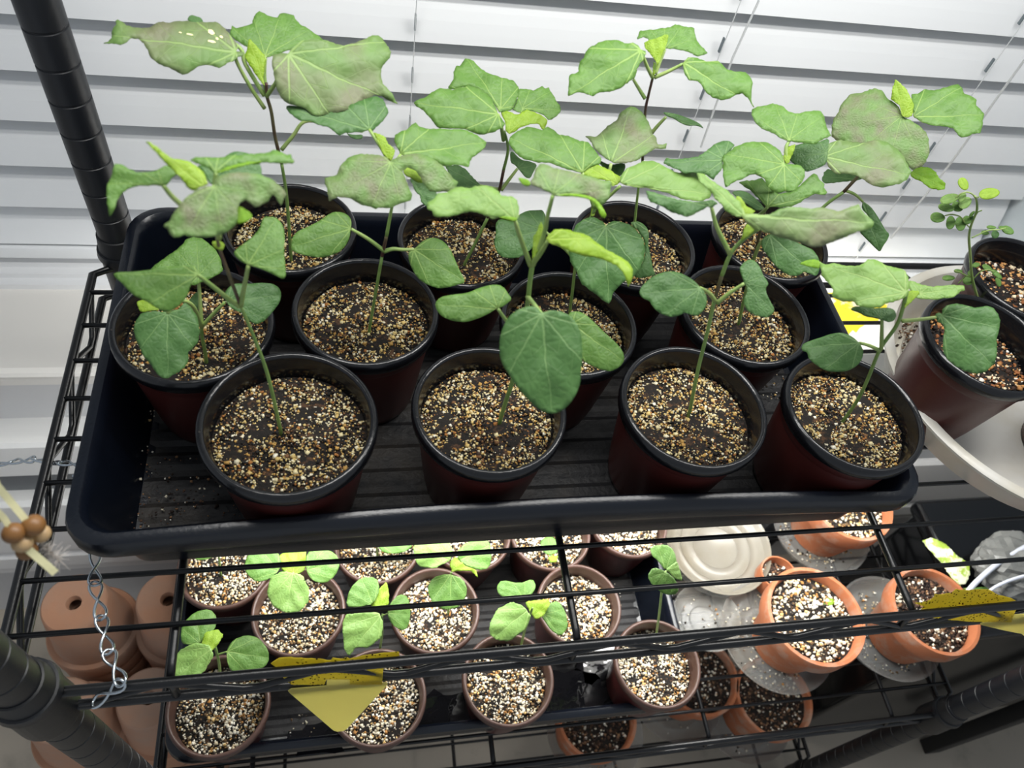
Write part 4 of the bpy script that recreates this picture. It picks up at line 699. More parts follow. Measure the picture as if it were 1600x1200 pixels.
STEMS = [
 ('p1',[(440,680),(420,592),(400,535),(376,478)],6,5,'g'),
 ('p1',[(376,478),(358,430),(345,395),(338,365),(334,330)],5.5,5,'r'),
 ('q1',[(322.2,566.4),(320.1,548),(315.7,526.3),(315.1,511.2)],6,5,'g'),
 ('b1',[(455,409),(452,360),(447,300),(440,255)],5,5,'g'),
 ('b1',[(440,255),(430,215),(424,175),(417,150),(416,130)],5.5,5,'r'),
 ('q2',[(576,521),(583,480),(597,400)],5,5,'g'),
 ('q2',[(597,400),(604,368)],5.5,5,'r'),
 ('q2',[(604,368),(612,325),(616,300),(611,254)],5.5,4,'g'),
 ('b2',[(724,416),(740,385),(762,340)],5,5,'g'),
 ('b2',[(762,340),(779,300),(787,265)],5,5,'r'),
 ('b2',[(787,265),(793,240),(793,225),(788,205)],5,4,'g'),
 ('q3',[(890,490),(895,450),(900,410),(915,360),(930,325)],5,5,'g'),
 ('b3',[(985,415),(992,345),(998,290),(1004,250)],4,4,'g'),
 ('b3',[(1004,250),(1008,177),(1013,150),(1020,121)],4.5,4,'r'),
 ('b3',[(1020,121),(1025,98)],4,3,'g'),
 ('p2',[(780,662),(790,628),(800,598),(815,540),(824,478),(828,440),(832,412)],7,8,'g'),
 ('q4',[(1154,508),(1162,470),(1178,404)],5,5,'g'),
 ('q4',[(1178,404),(1187,365),(1195,330)],5,4,'r'),
 ('q4',[(1195,330),(1212,290),(1228,257)],4,4,'g'),
 ('p3',[(1076,652),(1090,580),(1105,520),(1116,470)],6,6,'g'),
 ('p3',[(1116,470),(1128,430)],6,6,'r'),
 ('p3',[(1128,430),(1140,400),(1157,378),(1184,358)],6.5,6,'g'),
 ('b4',[(1218,410),(1250,365),(1286,324),(1318,300)],5,5,'g'),
 ('b4',[(1318,300),(1360,255),(1395,215),(1409,182)],5,4,'r'),
 ('p4',[(1316,660),(1340,625),(1356,592),(1375,546),(1400,510),(1410,484),(1417,455)],5,6,'g'),
 ('s1',[(344,1056),(342,1035),(336,1010)],4,4,'g'),
 ('s2',[(458,965),(459,930),(458,895)],3.5,3.5,'g'),
 ('s3',[(593,1018),(597,990),(597,962)],3.5,3.5,'g'),
 ('s4',[(700,960),(704,920),(705,895)],3.5,3.5,'g'),
 ('s5',[(814,1010),(820,985),(832,950)],4,3.5,'g'),
 ('s6',[(1025,995),(1030,960),(1034,925),(1040,893)],3.5,3.5,'g'),
 ('s7',[(590,870),(588,845)],3.5,3,'g'),
 ('s8',[(345,900),(341,860)],3.5,3,'g'),
 ('s9',[(860,880),(862,868)],3,3,'g'),
 ('s10',[(738,850),(740,832)],3,3,'g'),
]


UP = {  # pots on the upper shelf: centre x, y; label
 'p1': (14.5, 11.55, 'seedling in the front left pot, its purple-tinged leaf torn, lime new leaf pointing up left'),
 'p2': (26.6, 12.1, 'seedling with one big heart leaf hanging over its pot, second pot of front row'),
 'p3': (40.2, 11.9, 'seedling with a long purple-grey leaf reaching right, third pot of the front row'),
 'p4': (51.7, 11.1, 'short seedling leaning right with pale leaves, front right pot of the upper tray'),
 'q1': (8.5, 19.1, 'short seedling with a crinkled drooping dark leaf, leftmost pot of the upper tray'),
 'q2': (19.2, 20.2, 'seedling with wide grey-green umbrella leaf and two round seed leaves, second row of pots'),
 'q3': (33, 19.1, 'seedling with a dark heart leaf and yellow-green new leaf in the upper tray centre'),
 'q4': (46.5, 19.9, 'seedling of bright notched leaves, rightmost pot of the second row'),
 'b1': (14.1, 28, 'tallest seedling of large purple-tinged leaves, back left corner of the tray'),
 'b2': (26.3, 26.9, 'potted seedling topped by three broad green leaves, second pot of the back row'),
 'b3': (39.6, 27.0, 'thin tall potted seedling with three small pointed leaves, third pot of the back row'),
 'b4': (51.4, 27.8, 'seedling leaning right with round purple-flushed leaves, back right corner of the upper tray'),
}
LZ = -40.42
LOW = {
 's1': (5.1, 6.7, 'small brown pot with seedling, front left corner of the lower tray'),
 's2': (12.3, 15.3, 'small brown pot with a four-leaved lime-centred seedling, left of the lower tray'),
 's3': (20.1, 6.0, 'small brown pot behind the yellow triangle card, seedling with lime tip'),
 's4': (26.4, 14.3, 'small brown pot with wide bright seedling, middle of the lower tray'),
 's5': (33.3, 6.5, 'small brown pot with bushy bright seedling, third pot along the lower tray front'),
 's6': (49.6, 6.6, 'small brown pot with a lone slender seedling, front right corner of the lower tray'),
 's7': (20.6, 22.3, 'small brown pot with half hidden seedling, second pot along the lower tray back'),
 's8': (4.6, 20.8, 'small brown pot with a low two-leaved seedling, back left corner of the lower tray'),
 's9': (40.4, 22.4, 'small brown pot with tiny sprout behind the cross bar, lower tray back row'),
 's10': (31.0, 22.9, 'small brown pot with lime leaf tip, middle of the lower tray back row'),
 's11': (42.2, 13.6, 'small brown pot of pale grit without a plant, crossed by the bar, lower tray'),
 's12': (50.2, 23.3, 'small brown pot of pale grit without a plant, back right of the lower tray'),
}
ROOT = {}
RAD = {'p1': 5.2, 'p2': 4.9, 'p3': 5.0, 'p4': 4.95, 'q1': 4.93, 'q2': 4.85, 'q3': 4.85, 'q4': 4.95, 'b1': 4.65, 'b2': 4.75, 'b3': 4.9, 'b4': 4.8}
for i, (k, (x, y, lb)) in enumerate(UP.items()):
    ROOT[k] = thing('potted_seedling', lb, 'seedling', 'seedlings in the upper tray')
    pot(ROOT[k], x, y, 1.0, False, PAL_UP, 4600, (.075, .33), seed=i+3, dens=[.75, .8, .7, .95][i % 4], scale=RAD[k]/4.78)
for i, (k, (x, y, lb)) in enumerate(LOW.items()):
    nm = 'potted_seedling' if k not in ('s11', 's12') else 'nursery_pot'
    ROOT[k] = thing(nm, lb, 'seedling' if nm[0:2] == 'po' else 'pot', 'small brown pots in the lower tray')
    pot(ROOT[k], x, y, LZ+.0, True, PAL_LOW, 2000, (.12, .36), seed=i+40, dens=.9, soil=7.0)
BASE = {k: (v[0], v[1]) for k, v in list(UP.items())+list(LOW.items())}
STEMY = {}; S3 = {}
for pl, pts, a, b_, col in STEMS:
    zs = 8.35 if pl in UP else LZ+7.1
    if pl not in STEMY: STEMY[pl] = atZ(pts[0][0], pts[0][1], zs)[1]
    Y = STEMY[pl]; P = spline([atY(x, y, Y) for x, y in pts], 6)
    rs = np.linspace(a, b_, len(P)); rr = [q*.5*np.linalg.norm(p-CAM)/FOC*.95 for q, p in zip(rs, P)]
    if pl not in S3: P[0] = P[0]-[0, 0, .5]
    m_ = MB(); m_.tube(P, rr, 10); o = m_.build('stem', M['stem_'+col], ROOT.get(pl), True)
    S3.setdefault(pl, []).extend(P)
def petiole(root, px, Y0, c3, r0=.13):
    P = []; L = [0]
    for i in range(1, len(px)): L.append(L[-1]+math.dist(px[i], px[i-1]))
    for i, q in enumerate(px):
        t = L[i]/max(L[-1], 1e-3); P.append(atY(q[0], q[1], Y0+(c3[1]-Y0)*t))
    S = spline(P, 5); m_ = MB(); m_.tube(S, list(np.linspace(r0, r0*.7, len(S))), 8); return m_.build('petiole', M['petiole'], root, True)
for i, (pl, kind, sm, c, tip, w, d, ol, pet) in enumerate(LEAVES):
    if pl in ('t1', 't2'): continue
    Y = STEMY[pl]; org = atY(c[0], c[1], Y+d)
    o, c3 = leaf(ROOT[pl], kind, sm, c, tip, w, org, ol, i)
    if pet: petiole(ROOT[pl], pet, Y, c3, .13 if pl in UP else .09)
    if pl == 'b1' and kind == 'p' and c[0] < 380:   # scorched pale patches on the big left leaf
        from mathutils.bvhtree import BVHTree
        bv = BVHTree.FromObject(o, bpy.context.evaluated_depsgraph_get())
        for x, y, a, e in ((1080, 300, 30, 25), (880, 322, 32, 8), (1085, 388, 38, 13), (1175, 345, 16, 12), (1135, 362, 13, 12), (1312, 395, 10, 34), (790, 305, 14, 6)):
            V = []
            for j in range(14):
                t_ = 2*math.pi*j/14; k_ = 1+.12*math.sin(j*2.3); px, py = 150+(x+a*k_*math.cos(t_)+e*.3*math.sin(t_))/6, (y+e*k_*math.sin(t_)+a*.18*math.cos(t_))/6
                hit = bv.ray_cast(W(CAM), Vector(ray(px, py)))[0]
                if hit is None: break
                V.append(np.array(hit)*100+[0, 0, FLOOR]-ray(px, py)*.025)
            if len(V) == 14: mesh('scorched_spot', V, [tuple(range(14))], M['scorch'], o)
for k, r_ in ROOT.items():
    b = BASE[k]; place(r_, (b[0], b[1], 1.0 if k in UP else LZ))

# ================================================================ right-hand pots and saucer
sc = thing('plant_saucer', 'large milky white round saucer at the right end of the upper shelf', 'saucer')
cx, cy = 75.4, 17.6
mb = MB(); mb.lathe([(.01, .0), (11.1, .0), (11.6, .25), (12.9, 3.2), (13.45, 3.35), (13.5, 3.6), (13.2, 3.8), (12.6, 3.65), (11.3, .75), (10.8, .45), (10.5, .8), (10.2, .45), (.01, .45)], (cx, cy, .3), 80)
sharp(mb.build('saucer_shell', M['milky'], sc, True), 50)
for (px, py, n, rr) in ((1415, 530, 420, 2.6),):
    q = atZ(px, py, .8); grains('spilled_grit', q[0]+1.2, q[1]-.4, .8, rr, n, .12, .3, PAL_DARK, sc, .25, 77, .9)
place(sc, (cx, cy, .3))
RP_ = {}
for k, x, y, lb, nm in (('m1', 65.7, 17.0, 'thin sprout with small oval leaflets in a red-brown pot on the milky saucer', 'potted_sprout'),
                ('m2', 73.4, 23.7, 'red-brown pot of bark soil at the back of the milky saucer', 'nursery_pot'),
                ('m3', 77.2, 12.4, 'red-brown pot at the right front of the milky saucer, cut by the photo edge', 'nursery_pot')):
    RP_[k] = thing(nm, lb, 'pot', 'pots on the milky saucer')
    pot(RP_[k], x, y, .95, False, PAL_RIGHT, 1200, (.14, .42), seed=ord(k[1])+k.__hash__() % 1, dens=.6, soil=6.6, scale=1.05)
# sprout with pinnate leaflets
mr = RP_['m1']; b0 = atZ(1529, 480, 7.8); Ym = b0[1]
stem_px = [(1529, 482), (1527, 465), (1522, 448), (1518, 428), (1516, 400), (1514, 370), (1518, 350), (1526, 330), (1526, 315), (1523, 306)]
P = spline([atY(x, y, Ym) for x, y in stem_px], 5); mb = MB(); mb.tube(P, list(np.linspace(.12, .07, len(P))), 10); mb.build('stem', M['petiole'], mr, True)
def q_(x, y): return (1440+x/5.456, 260+y/5.456)
for pts in ([(455, 265), (430, 235), (385, 220), (330, 235), (290, 270)], [(420, 535), (370, 480), (330, 430), (260, 410), (200, 420)], [(425, 610), (500, 575), (570, 545), (650, 540), (720, 525)], [(440, 950), (380, 930), (330, 905), (280, 890)], [(440, 960), (500, 900), (560, 880), (620, 900)], [(470, 265), (490, 262)], [(440, 700), (380, 930), (310, 1000)][1:], [(460, 420), (480, 390), (515, 375)]):
    px = [q_(*a) for a in pts]; S = spline([atY(x, y, Ym-.05*i) for i, (x, y) in enumerate(px)], 5)
    mb = MB(); mb.tube(S, .05, 6); mb.build('leaf_stalk', M['petiole'], mr, True)
LFT = [(356, 150, 58, 42, 60, 'n'), (577, 232, 90, 48, -8, 'n'), (240, 276, 85, 42, -15, 'l'), (370, 310, 62, 45, -35, 'l'), (345, 265, 45, 30, -50, 'l'), (210, 352, 70, 36, 12, 'g'), (305, 345, 52, 42, 25, 'g'), (137, 436, 64, 44, 5, 'g'), (248, 480, 40, 58, 8, 'g'), (332, 490, 46, 60, -8, 'g'), (388, 458, 40, 36, 20, 'g'), (430, 405, 34, 14, -45, 'g'), (430, 435, 22, 14, 60, 'd'), (595, 520, 42, 16, 5, 'g'), (628, 580, 34, 34, 0, 'd'), (540, 566, 34, 20, 8, 'g'), (735, 545, 56, 34, 25, 'g'), (690, 522, 36, 14, 5, 'g'), (230, 952, 56, 24, 0, 'g'), (312, 893, 38, 17, 5, 'g'), (392, 978, 44, 34, 20, 'g'), (415, 915, 24, 26, 0, 'g'), (465, 840, 34, 22, -10, 'g'), (560, 865, 48, 24, 30, 'g'), (655, 985, 24, 42, -20, 'g'), (640, 920, 60, 22, 40, 'g')]
for i, (x, y, a, b, an, kd) in enumerate(LFT):
    an = math.radians(an); ol = []
    for j in range(20):
        t_ = 2*math.pi*j/20; u, v = a*math.cos(t_), b*math.sin(t_)*(1-.12*math.cos(t_)); ol.append(q_(x+u*math.cos(an)-v*math.sin(an), y+u*math.sin(an)+v*math.cos(an)))
    c = q_(x-a*math.cos(an)*.98, y-a*math.sin(an)*.98); tp = q_(x+a*math.cos(an), y+a*math.sin(an))
    leaf(mr, kd, 1, c, tp, .55, atY(q_(x, y)[0], q_(x, y)[1], Ym-.2+.02*i), ol, 500+i)[0].name = 'leaflet'
for k, x, y in (('m1', 65.7, 17.0), ('m2', 73.4, 23.7), ('m3', 77.2, 12.4)): place(RP_[k], (x, y, .95))

# ================================================================ lower shelf: terracotta pots in clear saucers, saucer stack
def terra(root, x, y, z, R=5.9, h=9.5, mat='terra', pal=PAL_LOW, n=900, seed=5, soil=True):
    k = R/5.9
    pr = [(.01, .4), (R*.60, .4), (R*.64, 0), (R*.68, .1), (R*.86, h-2.9), (R*.87, h-2.75), (R*.97, h-2.7), (R*.99, h-2.4), (R, h-.15), (R*.985, h), (R*.92, h), (R*.9, h-.2), (R*.87, h-1.8)]
    b = MB(); b.lathe(pr, (x, y, z), 48); o = b.build('pot', M[mat], root, True); sharp(o, 35)
    if soil:
        s = MB(); s.lathe([(R*.875, h-1.5), (R*.5, h-1.3), (.01, h-1.2)], (x, y, z), 32); so = s.build('soil', M['soil'], root, True)
        grains('grains', x, y, z+h-1.4, R*.84, n, .2, .45, pal, so, .2, seed, .9)
    return o
def saucer(x, y, z, R, label, mat='clear', grit=0, seed=1, h=1.9):
    root = thing('plant_saucer', label, 'saucer')
    b = MB(); b.lathe([(.01, 0), (R*.84, 0), (R*.87, .15), (R*.97, h-.15), (R, h), (R*1.02, h+.05), (R*1.01, h-.1), (R*.985, h-.2), (R*.86, .28), (R*.7, .2), (R*.68, .35), (R*.66, .2), (R*.45, .2), (R*.43, .35), (R*.41, .2), (.01, .2)], (x, y, z), 60)
    sharp(b.build('saucer_shell', M[mat], root, True), 60)
    if grit: grains('spilled_grit', x, y, z+.3, R*.8, grit, .14, .3, PAL_LOW, root, .02, seed, .4)
    place(root, (x, y, z)); return root
TL = -41.0
for (x, y, R, sx, sy, sr, lb, lbs, sd) in (
    (69.9, 10.2, 5.9, 68.6, 10.6, 7.0, 'orange terracotta pot of pale grit with a tiny sprout, right of the lower tray', 'cloudy clear saucer under the terracotta pot with the tiny sprout', 11),
    (85.4, 9.6, 5.45, 84.0, 10.2, 6.6, 'terracotta pot growing a variegated leaf, right end of the lower shelf', 'cloudy clear saucer strewn with grit under the pot with the variegated leaf', 12),
    (80.4, 24.4, 5.7, 80.0, 24.2, 6.6, 'terracotta pot of pale grit half hidden under the right corner of the upper tray', 'cloudy clear saucer under the half hidden terracotta pot at the back', 13)):
    saucer(sx, sy, TL, sr, lbs, 'clear', 260, sd)
    rt = thing('potted_cutting' if sd == 12 else 'terracotta_pot', lb, 'pot', 'filled terracotta pots on the lower shelf')
    terra(rt, x, y, TL+.4, R, 9.0, 'terra', PAL_DARK if sd == 12 else PAL_LOW, 1000, sd)
    for i, (pl, kind, sm, c, tip, w, d, ol, pet) in enumerate(LEAVES):
        if (pl == 't1' and sd == 11) or (pl == 't2' and sd == 12):
            org = atZ(c[0], c[1], TL+9.4 if sd == 12 else TL+8.2); o, c3 = leaf(rt, kind, sm, c, tip, w, org, ol, 900+i)
            if pet: petiole(rt, pet, c3[1]+.4, c3, .12)
    place(rt, (x, y, TL+.4))
saucer(64.2, 22.6, TL+1.2, 6.9, 'mineral-stained clear saucer lying empty behind the lower tray, top of its pair', 'clear2', 0, h=1.6)
saucer(64.2, 22.6, TL, 6.6, 'clear saucer nested beneath the mineral-stained one', 'clear', 0, h=1.2)
saucer(60.4, 13.6, TL, 4.2, 'small empty clear saucer between the lower tray and the orange terracotta pot', 'clear', 30, 5, h=1.5)
rt = thing('terracotta_pot', 'small dark red pot glimpsed behind the grit-filled terracotta pot', 'pot', 'filled terracotta pots on the lower shelf')
terra(rt, 70.6, 17.6, TL, 2.4, 3.6, 'terra', PAL_DARK, 200, 21); place(rt, (70.6, 17.6, TL))
# bottom shelf
for (x, y, R, lb, sd) in ((81.3, 9.4, 6.2, 'terracotta pot on the bottom shelf below the grit-filled one, rightmost down there', 31),
    (70.4, 13.6, 6.0, 'terracotta pot on the bottom shelf seen just right of the lower tray corner', 32),
    (52.6, 9.3, 6.0, 'terracotta pot on the bottom shelf peeking below the front rail of the lower tray', 33)):
    saucer(x-1 if sd != 33 else x+2, y, -79.6, 7.6, 'cloudy clear saucer on the bottom shelf under the '+{31: 'rightmost', 32: 'middle', 33: 'left'}[sd]+' terracotta pot', 'clear', 120, sd)
    rt = thing('terracotta_pot', lb, 'pot', 'terracotta pots on the bottom shelf')
    terra(rt, x, y, -79.2, R, 11, 'terra', PAL_DARK, 700, sd); place(rt, (x, y, -79.2))
# water in the lower tray
b = MB(); V = []; r = random.Random(3)
def puddle(px, py, rx, ry):
    q = atZ(px, py, LZ-.25+.35); n = 26; V = [(q[0], q[1], LZ+.17)]
    for j in range(n): a = 2*math.pi*j/n; k = r.uniform(.7, 1.15); V.append((q[0]+rx*k*math.cos(a), q[1]+ry*k*math.sin(a), LZ+.17))
    m_ = MB(); m_.add(V, [(0, 1+j, 1+(j+1) % n) for j in range(n)]); m_.build('water', M['water'], T2R)
puddle(690, 1110, 5.2, 2.2); puddle(880, 1085, 5.2, 2.6); puddle(500, 1155, 4.0, 1.6); puddle(930, 1020, 3, 3.5)
for (px, py, n, rr, sd, rt, zz, pl) in ((470, 1140, 50, 1.5, 61, T2R, LZ+.1, PAL_LOW), (240, 760, 120, 3.2, 62, T1R, 1.1, PAL_DARK), (215, 640, 50, 2.0, 63, T1R, 1.1, PAL_LOW), (1205, 600, 60, 1.8, 64, T1R, 1.1, PAL_LOW), (330, 780, 80, 2.5, 65, T1R, 1.1, PAL_DARK), (950, 930, 40, 2, 66, T2R, LZ+.1, PAL_LOW)):
    q = atZ(px, py, zz); grains('spilled_grit', q[0], q[1], zz, rr, n, .08, .22, pl, rt, 0, sd, .9)
place(T1R, (29, 19, .25)); place(T2R, (27, 16, -41.15))

# ================================================================ lamp under the upper shelf
lt = thing('shop_light', 'white twin-tube shop light hung under the upper shelf', 'lamp')
b = MB(); b.add([(x, y, z) for x in (5, 86) for y, z in ((16.8, -7.6), (18.6, -6), (28.2, -6), (30, -7.6), (29.8, -7.8), (28, -6.3), (18.8, -6.3), (17, -7.8))], [(i, (i+1) % 8, 8+(i+1) % 8, 8+i) for i in range(8)]+[(0, 1, 2, 3, 4, 5, 6, 7), (15, 14, 13, 12, 11, 10, 9, 8)]); b.build('housing', M['fixture'], lt)
for y in (20, 26.5):
    b = MB(); b.tube([(7, y, -7.6), (84, y, -7.6)], .75, 12); b.build('tube', M['tube'], lt, True)
place(lt, (45, 23, -6))

# ================================================================ chains, thong, cards
def chain(name, pts, label, L=2.5, a=.40, r=.085):
    root = thing(name, label, 'chain'); S = spline(pts, 14); D_ = [0]
    for i in range(1, len(S)): D_.append(D_[-1]+np.linalg.norm(S[i]-S[i-1]))
    n = max(1, int(D_[-1]/(L*.86))); g = lambda s: np.array([np.interp(s, D_, [p[k] for p in S]) for k in range(3)])
    for i in range(n):
        p, q = g(D_[-1]*i/n), g(D_[-1]*(i+1)/n); d = q-p; Ln = np.linalg.norm(d)*1.13; d /= np.linalg.norm(d); c = (p+q)/2
        s1 = np.cross(d, [.3, .2, 1]); s1 /= np.linalg.norm(s1); s2 = np.cross(d, s1); th = random.uniform(-.4, .4)+(i % 2)*.5
        e1 = s1*math.cos(th)+s2*math.sin(th); e2 = np.cross(d, e1); P = []
        for j in range(28):
            t_ = 2*math.pi*j/28; u = -math.cos(t_)*Ln/2; v = a*math.sin(2*t_)*.95; tw = (u/Ln)*1.3
            P.append(c+d*u+e1*v*math.cos(tw)+e2*(v*math.sin(tw)+.1*math.sin(t_)))
        b = MB(); b.tube(P, r, 8, closed=True); b.build('link', M['chrome'], root, True)
    place(root, S[0]); return root
# the first lies over the deck wires down to the front rail, the second hangs from the side rail towards the lamp
chain('jack_chain', [(2.2, 8.3, .55), atZ(146, 895, .6), atZ(152, 930, .75), atZ(160, 975, .6), atZ(172, 1030, .75), atZ(190, 1072, .9), (3.4, -.75, -.2)], 'zinc jack chain lying over the front shelf wires at the left')
chain('jack_chain', [(.55, 14.6, .7), (-.6, 15.0, .5), (-2.2, 15.6, -.8), atY(40, 716, 16.4), atY(-5, 728, 17), atY(-60, 735, 17.5)], 'thin zinc jack chain running off left behind the side rail', L=2.4, a=.3, r=.08)
chain('chain_hook', [(.1, 13.9, .5), (1.0, 14.2, 1.0), (1.6, 12.8, .4)], 'short zinc chain end knotted around the left side rail', L=1.3, a=.38, r=.1)
def rayp(x, y, d): return CAM+ray(x, y)*d
tg = thing('beaded_thong', 'cream leather thong with five wooden beads hanging at the left', 'cord')
def ribbon(pts, w, name, mat):
    S = spline(pts, 10); V = []
    for i, p in enumerate(S):
        t_ = S[min(i+1, len(S)-1)]-S[max(i-1, 0)]; dv = CAM-p; s = np.cross(t_, dv); s /= np.linalg.norm(s); nn = np.cross(s, t_); nn /= np.linalg.norm(nn)
        for a, b in ((-1, -.06), (1, -.06), (1, .06), (-1, .06)): V.append(p+s*a*w/2+nn*b)
    F = []
    for i in range(len(S)-1):
        for j in range(4): F.append((i*4+j, i*4+(j+1) % 4, i*4+4+(j+1) % 4, i*4+4+j))
    F += [(3, 2, 1, 0), tuple(len(V)-4+j for j in range(4))]
    return mesh(name, V, F, mat, tg)
ribbon([rayp(-60, 690, 35)+[-.6, -.6, 30], rayp(-60, 690, 35), rayp(-10, 752, 36), rayp(15, 782, 36.6), rayp(45, 818, 37)], .27, 'thong', M['leather'])
ribbon([rayp(-50, 760, 35.4)+[-.4, -.4, 31], rayp(-50, 760, 35.4), rayp(-8, 796, 36.4), rayp(8, 812, 36.8), rayp(17, 830, 37)], .24, 'thong', M['leather'])
ribbon([rayp(40, 855, 37.4), rayp(60, 872, 37.6), rayp(75, 885, 37.8), rayp(86, 895, 38)], .3, 'thong', M['leather'])
for x, y, rp, mt, dd in ((21, 833, 16.5, 'wood', 36.9), (52, 821, 17.5, 'wood', 37.0), (64, 834, 14.5, 'wood2', 37.9), (35, 848, 15.5, 'wood2', 37.3), (42, 860, 15.5, 'wood', 38.0)):
    rr = rp*dd/FOC*.86; c = rayp(x, y, dd); ax = rayp(45, 818, 37)-rayp(15, 782, 36.6); ax /= np.linalg.norm(ax)
    pr = [(rr*.2, -rr*.86)]+[(rr*math.cos(t_), rr*.94*math.sin(t_)) for t_ in np.linspace(-1.15, 1.15, 12)]+[(rr*.2, rr*.86), (rr*.2, -rr*.86)]
    b = MB(); b.lathe(pr, n=24); e1 = np.cross(ax, [0, 0, 1.0]); e1 /= np.linalg.norm(e1); e2 = np.cross(ax, e1)
    b.V = [c+e1*v[0]+e2*v[1]+ax*v[2] for v in b.V]; b.build('bead', M[mt], tg, True)
b = MB(); c0 = rayp(66, 850, 38.4); c1 = rayp(93, 876, 38.8); r = random.Random(9)
for i in range(150):
    t_ = r.random(); p = c0+(c1-c0)*t_; e = p+np.array([r.uniform(-1, 1), r.uniform(-1, 1), r.uniform(-1, 1)])*.42*(.4+t_); b.tube([p, (p+e)/2+[0, 0, .05], e], [.02, .015, .006], 3)
f = b.build('fluff', M['fluff'], tg); f['kind'] = 'stuff'
place(tg, rayp(42, 860, 38))

def card(name, px, o, n, mat, parent, th=.05):
    # flat sheet with thickness: outline on the plane (o, n)
    o = np.array(o, float); n = np.array(n, float); n /= np.linalg.norm(n); P = [atP(x, y, o, n) for x, y in px]
    k = len(P); V = P+[p-n*th for p in P]
    return mesh(name, V, [tuple(range(k)), tuple(reversed(range(k, 2*k)))]+[(i, k+i, k+(i+1) % k, (i+1) % k) for i in range(k)], mat, parent)
def jag(P, s=1.0, st=5):
    out = []; r = random.Random(4)
    for i in range(len(P)):
        a, b = np.array(P[i], float), np.array(P[(i+1) % len(P)], float); L = np.linalg.norm(b-a); n = max(1, int(L/st))
        for j in range(n): out.append(a+(b-a)*j/n+np.array([r.uniform(-s, s)*.5, r.uniform(-s, s)]))
    return out
o1, n1 = (0, .45, 0), (0, -1, .36)
c1_ = thing('sticky_trap', 'gnat-speckled yellow sticky trap, its pale triangle hanging below the front rail, left of centre', 'trap', 'sticky traps on the front rail')
UQ = lambda x, y: (400+x/6, 1000+y/6)
card('sticky_panel', jag([UQ(*q) for q in ((140, 225), (215, 170), (330, 165), (480, 175), (590, 180), (700, 195), (720, 168), (800, 180), (850, 165), (880, 180), (1000, 150), (1150, 130), (1340, 112), (1345, 150), (1365, 165), (1350, 195), (1200, 225), (1180, 420), (880, 420), (880, 370), (660, 370), (640, 420), (330, 420), (200, 310), (210, 265))], .5), o1, n1, M['sticky'], c1_)
card('stake', [UQ(*q) for q in ((300, 478), (330, 460), (660, 432), (668, 366), (880, 366), (884, 412), (1215, 402), (1235, 415), (1215, 440), (845, 840), (815, 855), (760, 860), (725, 848), (318, 500))], o1, n1, M['card'], c1_, .06)
place(c1_, (20, 0, 0))
c2_ = thing('sticky_trap', 'yellow sticky trap speckled with gnats at the right end of the front rail', 'trap', 'sticky traps on the front rail')
VQ = lambda x, y: (1280+x/5, 740+y/5)
card('sticky_panel', jag([VQ(*q) for q in ((750, 1015), (800, 1010), (870, 990), (900, 965), (905, 945), (960, 945), (1030, 935), (1070, 905), (1150, 915), (1250, 905), (1330, 910), (1400, 950), (1500, 975), (1550, 1000), (1555, 1020), (1500, 1160), (1180, 1160), (900, 1130), (780, 1085), (820, 1040))], .5), o1, n1, M['sticky'], c2_)
card('stake', [VQ(*q) for q in ((1262, 1172), (1300, 1160), (1438, 1142), (1432, 1128), (1500, 1105), (1700, 1090), (1710, 1130), (1900, 1120), (1920, 1140), (1640, 1300), (1580, 1252), (1440, 1225), (1262, 1182))], o1, n1, M['card'], c2_, .06)
place(c2_, (65, 0, 0))
OQ = lambda x, y: (1260+x/6, 380+y/6)
c3_ = card('sticky_trap', jag([OQ(*q) for q in ((150, 360), (330, 380), (540, 400), (700, 480), (785, 575), (780, 605), (690, 700), (665, 742), (545, 745), (545, 770), (500, 790), (470, 838), (440, 812), (400, 850), (300, 860), (200, 760), (180, 600), (250, 570), (290, 540), (230, 500), (190, 460))], .9), (0, 0, -17.85), (0, 0, 1), M['sillcard'], None, .08)
tag(c3_, 'ragged yellow sticky trap lying on the white sill behind the tray corner', 'trap')

# ================================================================ terracotta stacks on the floor at the left
def inv_pot(x, y, z, R, h, label, grp, seed):
    rt = thing('terracotta_pot', label, 'pot', grp)
    b = MB(); pr = [(R*.13, h-.9), (R*.16, h), (R*.62, h), (R*.65, h-.15), (R*.67, h-.5), (R*.86, 2.9), (R*.87, 2.75), (R*.97, 2.7), (R*1.0, 2.4), (R, .1), (R*.985, 0), (R*.9, 0), (R*.88, .2), (R*.86, 2.4), (R*.61, h-.9), (R*.13, h-.9)]
    b.lathe(pr, (x, y, z), 44); sharp(b.build('pot', M['terra_old'], rt, True), 35); place(rt, (x, y, z)); return rt
STK = [(115, 942, -50, 'left back', 1), (262, 936, -50, 'right back', 1), (232, 1090, -56, 'right front', 0), (92, 1108, -53, 'left front', 1)]
for (px, py, zt, nm, sd) in STK:
    c = atZ(px, py, zt); h = 11.5; n = int((zt-h-FLOOR)/3.0); st = (zt-h-FLOOR)/n; R = 5.7
    for i in range(n+1):
        z = zt-h-i*st
        lb = ('upside-down terracotta pot with a round drain hole, top of the %s stack' % nm) if i == 0 else ('upside-down terracotta pot nested in the %s stack, %s below its top' % (nm, ['first', 'second', 'third', 'fourth', 'fifth', 'sixth', 'seventh', 'eighth', 'ninth', 'tenth', 'eleventh'][i-1]))
        j = (0, 0) if i == 0 else (random.uniform(-.12, .12), random.uniform(-.12, .12))
        inv_pot(c[0]+j[0], c[1]+j[1], z, R, h, lb, 'stacked upside-down terracotta pots', sd+i if sd else i*2)

